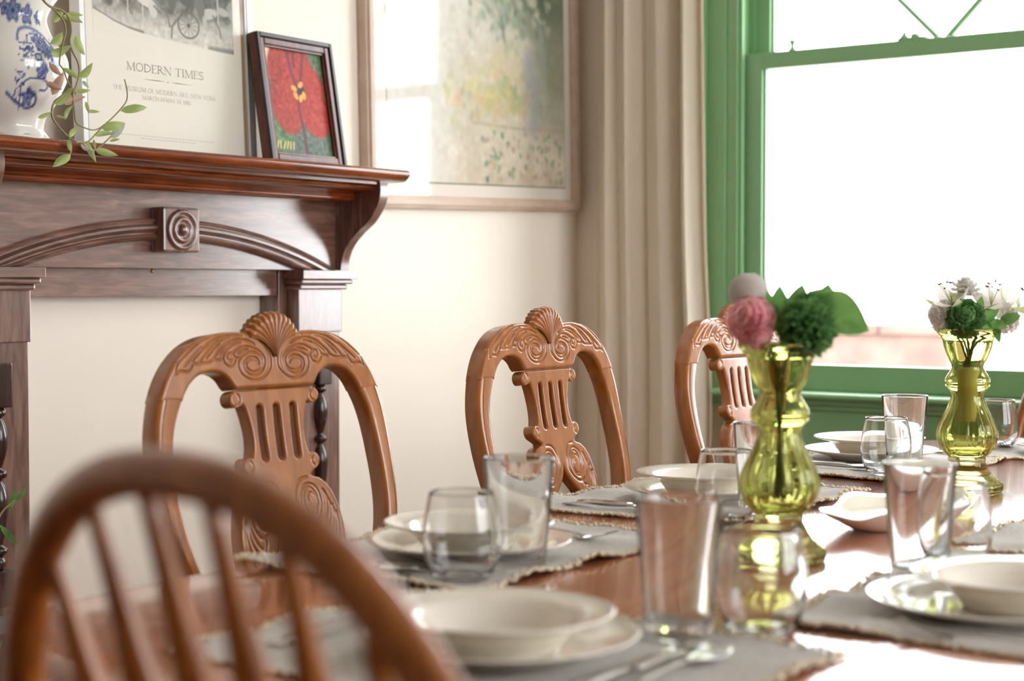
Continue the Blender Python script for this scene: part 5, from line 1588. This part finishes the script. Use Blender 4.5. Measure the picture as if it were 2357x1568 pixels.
A2 = dict(V=V2, axis=2228, yb=1134, pm=1400)
def lily(name, label, px, py, aim, size, mats, seed, jit):
    rg = np.random.default_rng(seed)
    f = flower(name, label, V2)
    c = fpos(px=px, py=py, toward=0.012, **A2)
    stem_for(f, V2, c, 0.165, jit)
    a = Vector(aim).normalized(); s = a.orthogonal().normalized(); b = a.cross(s)
    for k in range(6):
        az = 2 * PI * k / 6 + seed; rad = s * math.cos(az) + b * math.sin(az)
        th = math.radians(52 if k % 2 else 62)
        tip = c + (a * math.cos(th) + rad * math.sin(th)) * size
        mb = MB(); leaf_geo(mb, c - f.location, tip - f.location, size * (.62 if k % 2 else .50), -.18, a.cross(rad), .25, 9)
        mb.build('petal', MAT[mats[k % 2]], f, True)
    mb = MB(); an = MB()
    for k in range(6):
        az = 2 * PI * k / 6 + .4; rad = s * math.cos(az) + b * math.sin(az)
        e = c + a * size * rg.uniform(.72, .9) + rad * size * .2
        mb.tube([c - f.location, c.lerp(e, .6) - f.location, e - f.location], [.0006, .0005, .0004], 5)
        an.tube([e - f.location - rad * .002, e - f.location + rad * .003 + Vector((0, 0, .001))], [.0013, .0013], 6)
    mb.build('filament', MAT['petal_lime'], f, True); an.build('anther', MAT['anther'], f, True)
    return f
toc2 = Vector((-V2.x, -V2.y, 0)).normalized()
lily('lily', 'green and white speckled lily at the upper left of the farther green vase', 2192, 704, -RT * .35 + toc2 * .3 + Vector((0, 0, 1)), .046, ('petal_lime', 'petal_white'), 1, (.003, .004))
lily('lily', 'white lily facing forward at the top of the farther green vase', 2280, 706, RT * .1 + toc2 * .6 + Vector((0, 0, .9)), .048, ('petal_white', 'petal_white'), 2, (-.004, .003))
lily('lily', 'pale green lily at the right of the farther green vase, cut by the picture edge', 2334, 716, RT * .6 + toc2 * .2 + Vector((0, 0, .9)), .046, ('petal_lime', 'petal_white'), 3, (.004, -.004))
f = flower('white_carnation', 'white ruffled bloom at the left of the farther green vase', V2)
c = fpos(px=2166, py=728, toward=0.01, **A2); stem_for(f, V2, c, .17, (-.003, -.003))
ruffled(f, c, .027, -RT * .8 + toc2 * .5 + Vector((0, 0, .1)), 'petal_white', 5, 11)
f = flower('white_carnation', 'white ruffled bloom at the right of the farther green vase', V2)
c = fpos(px=2318, py=738, toward=0.006, **A2); stem_for(f, V2, c, .168, (.005, 0))
ruffled(f, c, .027, RT * .8 + toc2 * .5 + Vector((0, 0, -.1)), 'petal_white', 5, 12)
f = flower('white_carnation', 'white ruffled bloom at the very top of the farther green vase', V2)
c = fpos(px=2222, py=668, toward=-0.01, **A2); stem_for(f, V2, c, .172, (0, .005))
ruffled(f, c, .026, Vector((0, 0, 1)), 'petal_white', 5, 13)
f = flower('green_carnation', 'green ruffled carnation low at the front of the farther green vase', V2)
c = fpos(px=2222, py=730, toward=0.034, **A2); stem_for(f, V2, c, .166, (-.005, .001))
ruffled(f, c, .0325, toc2 * .9 + Vector((0, 0, .35)), 'petal_green', 6, 14)
f = flower('leafy_stem', 'small green leaves between the lilies of the farther green vase', V2)
c = fpos(px=2270, py=740, toward=0.01, **A2); stem_for(f, V2, c, .17, (.002, .002))
for p0, p1, w_ in (((2262, 745), (2300, 700), .022), ((2270, 742), (2318, 756), .018), ((2262, 720), (2258, 684), .018), ((2290, 750), (2300, 790), .014), ((2300, 742), (2348, 728), .020), ((2255, 742), (2285, 764), .016)):
    lf(f, A2, p0, p1, w_, .022, .028, .12, None, .3)
h = MB().lathe([(0.0005, .115), (.0135, .115), (.0150, .125), (.0165, .165), (.0155, .185), (.0195, .198), (.0130, .2035), (.0005, .204)], 24)
o = h.build('stem_holder', MAT['holder'], None, True, (V2.x, V2.y, TZ))
tag(o, 'pale wrapped stem bundle seen inside the farther green glass vase', 'stem holder')
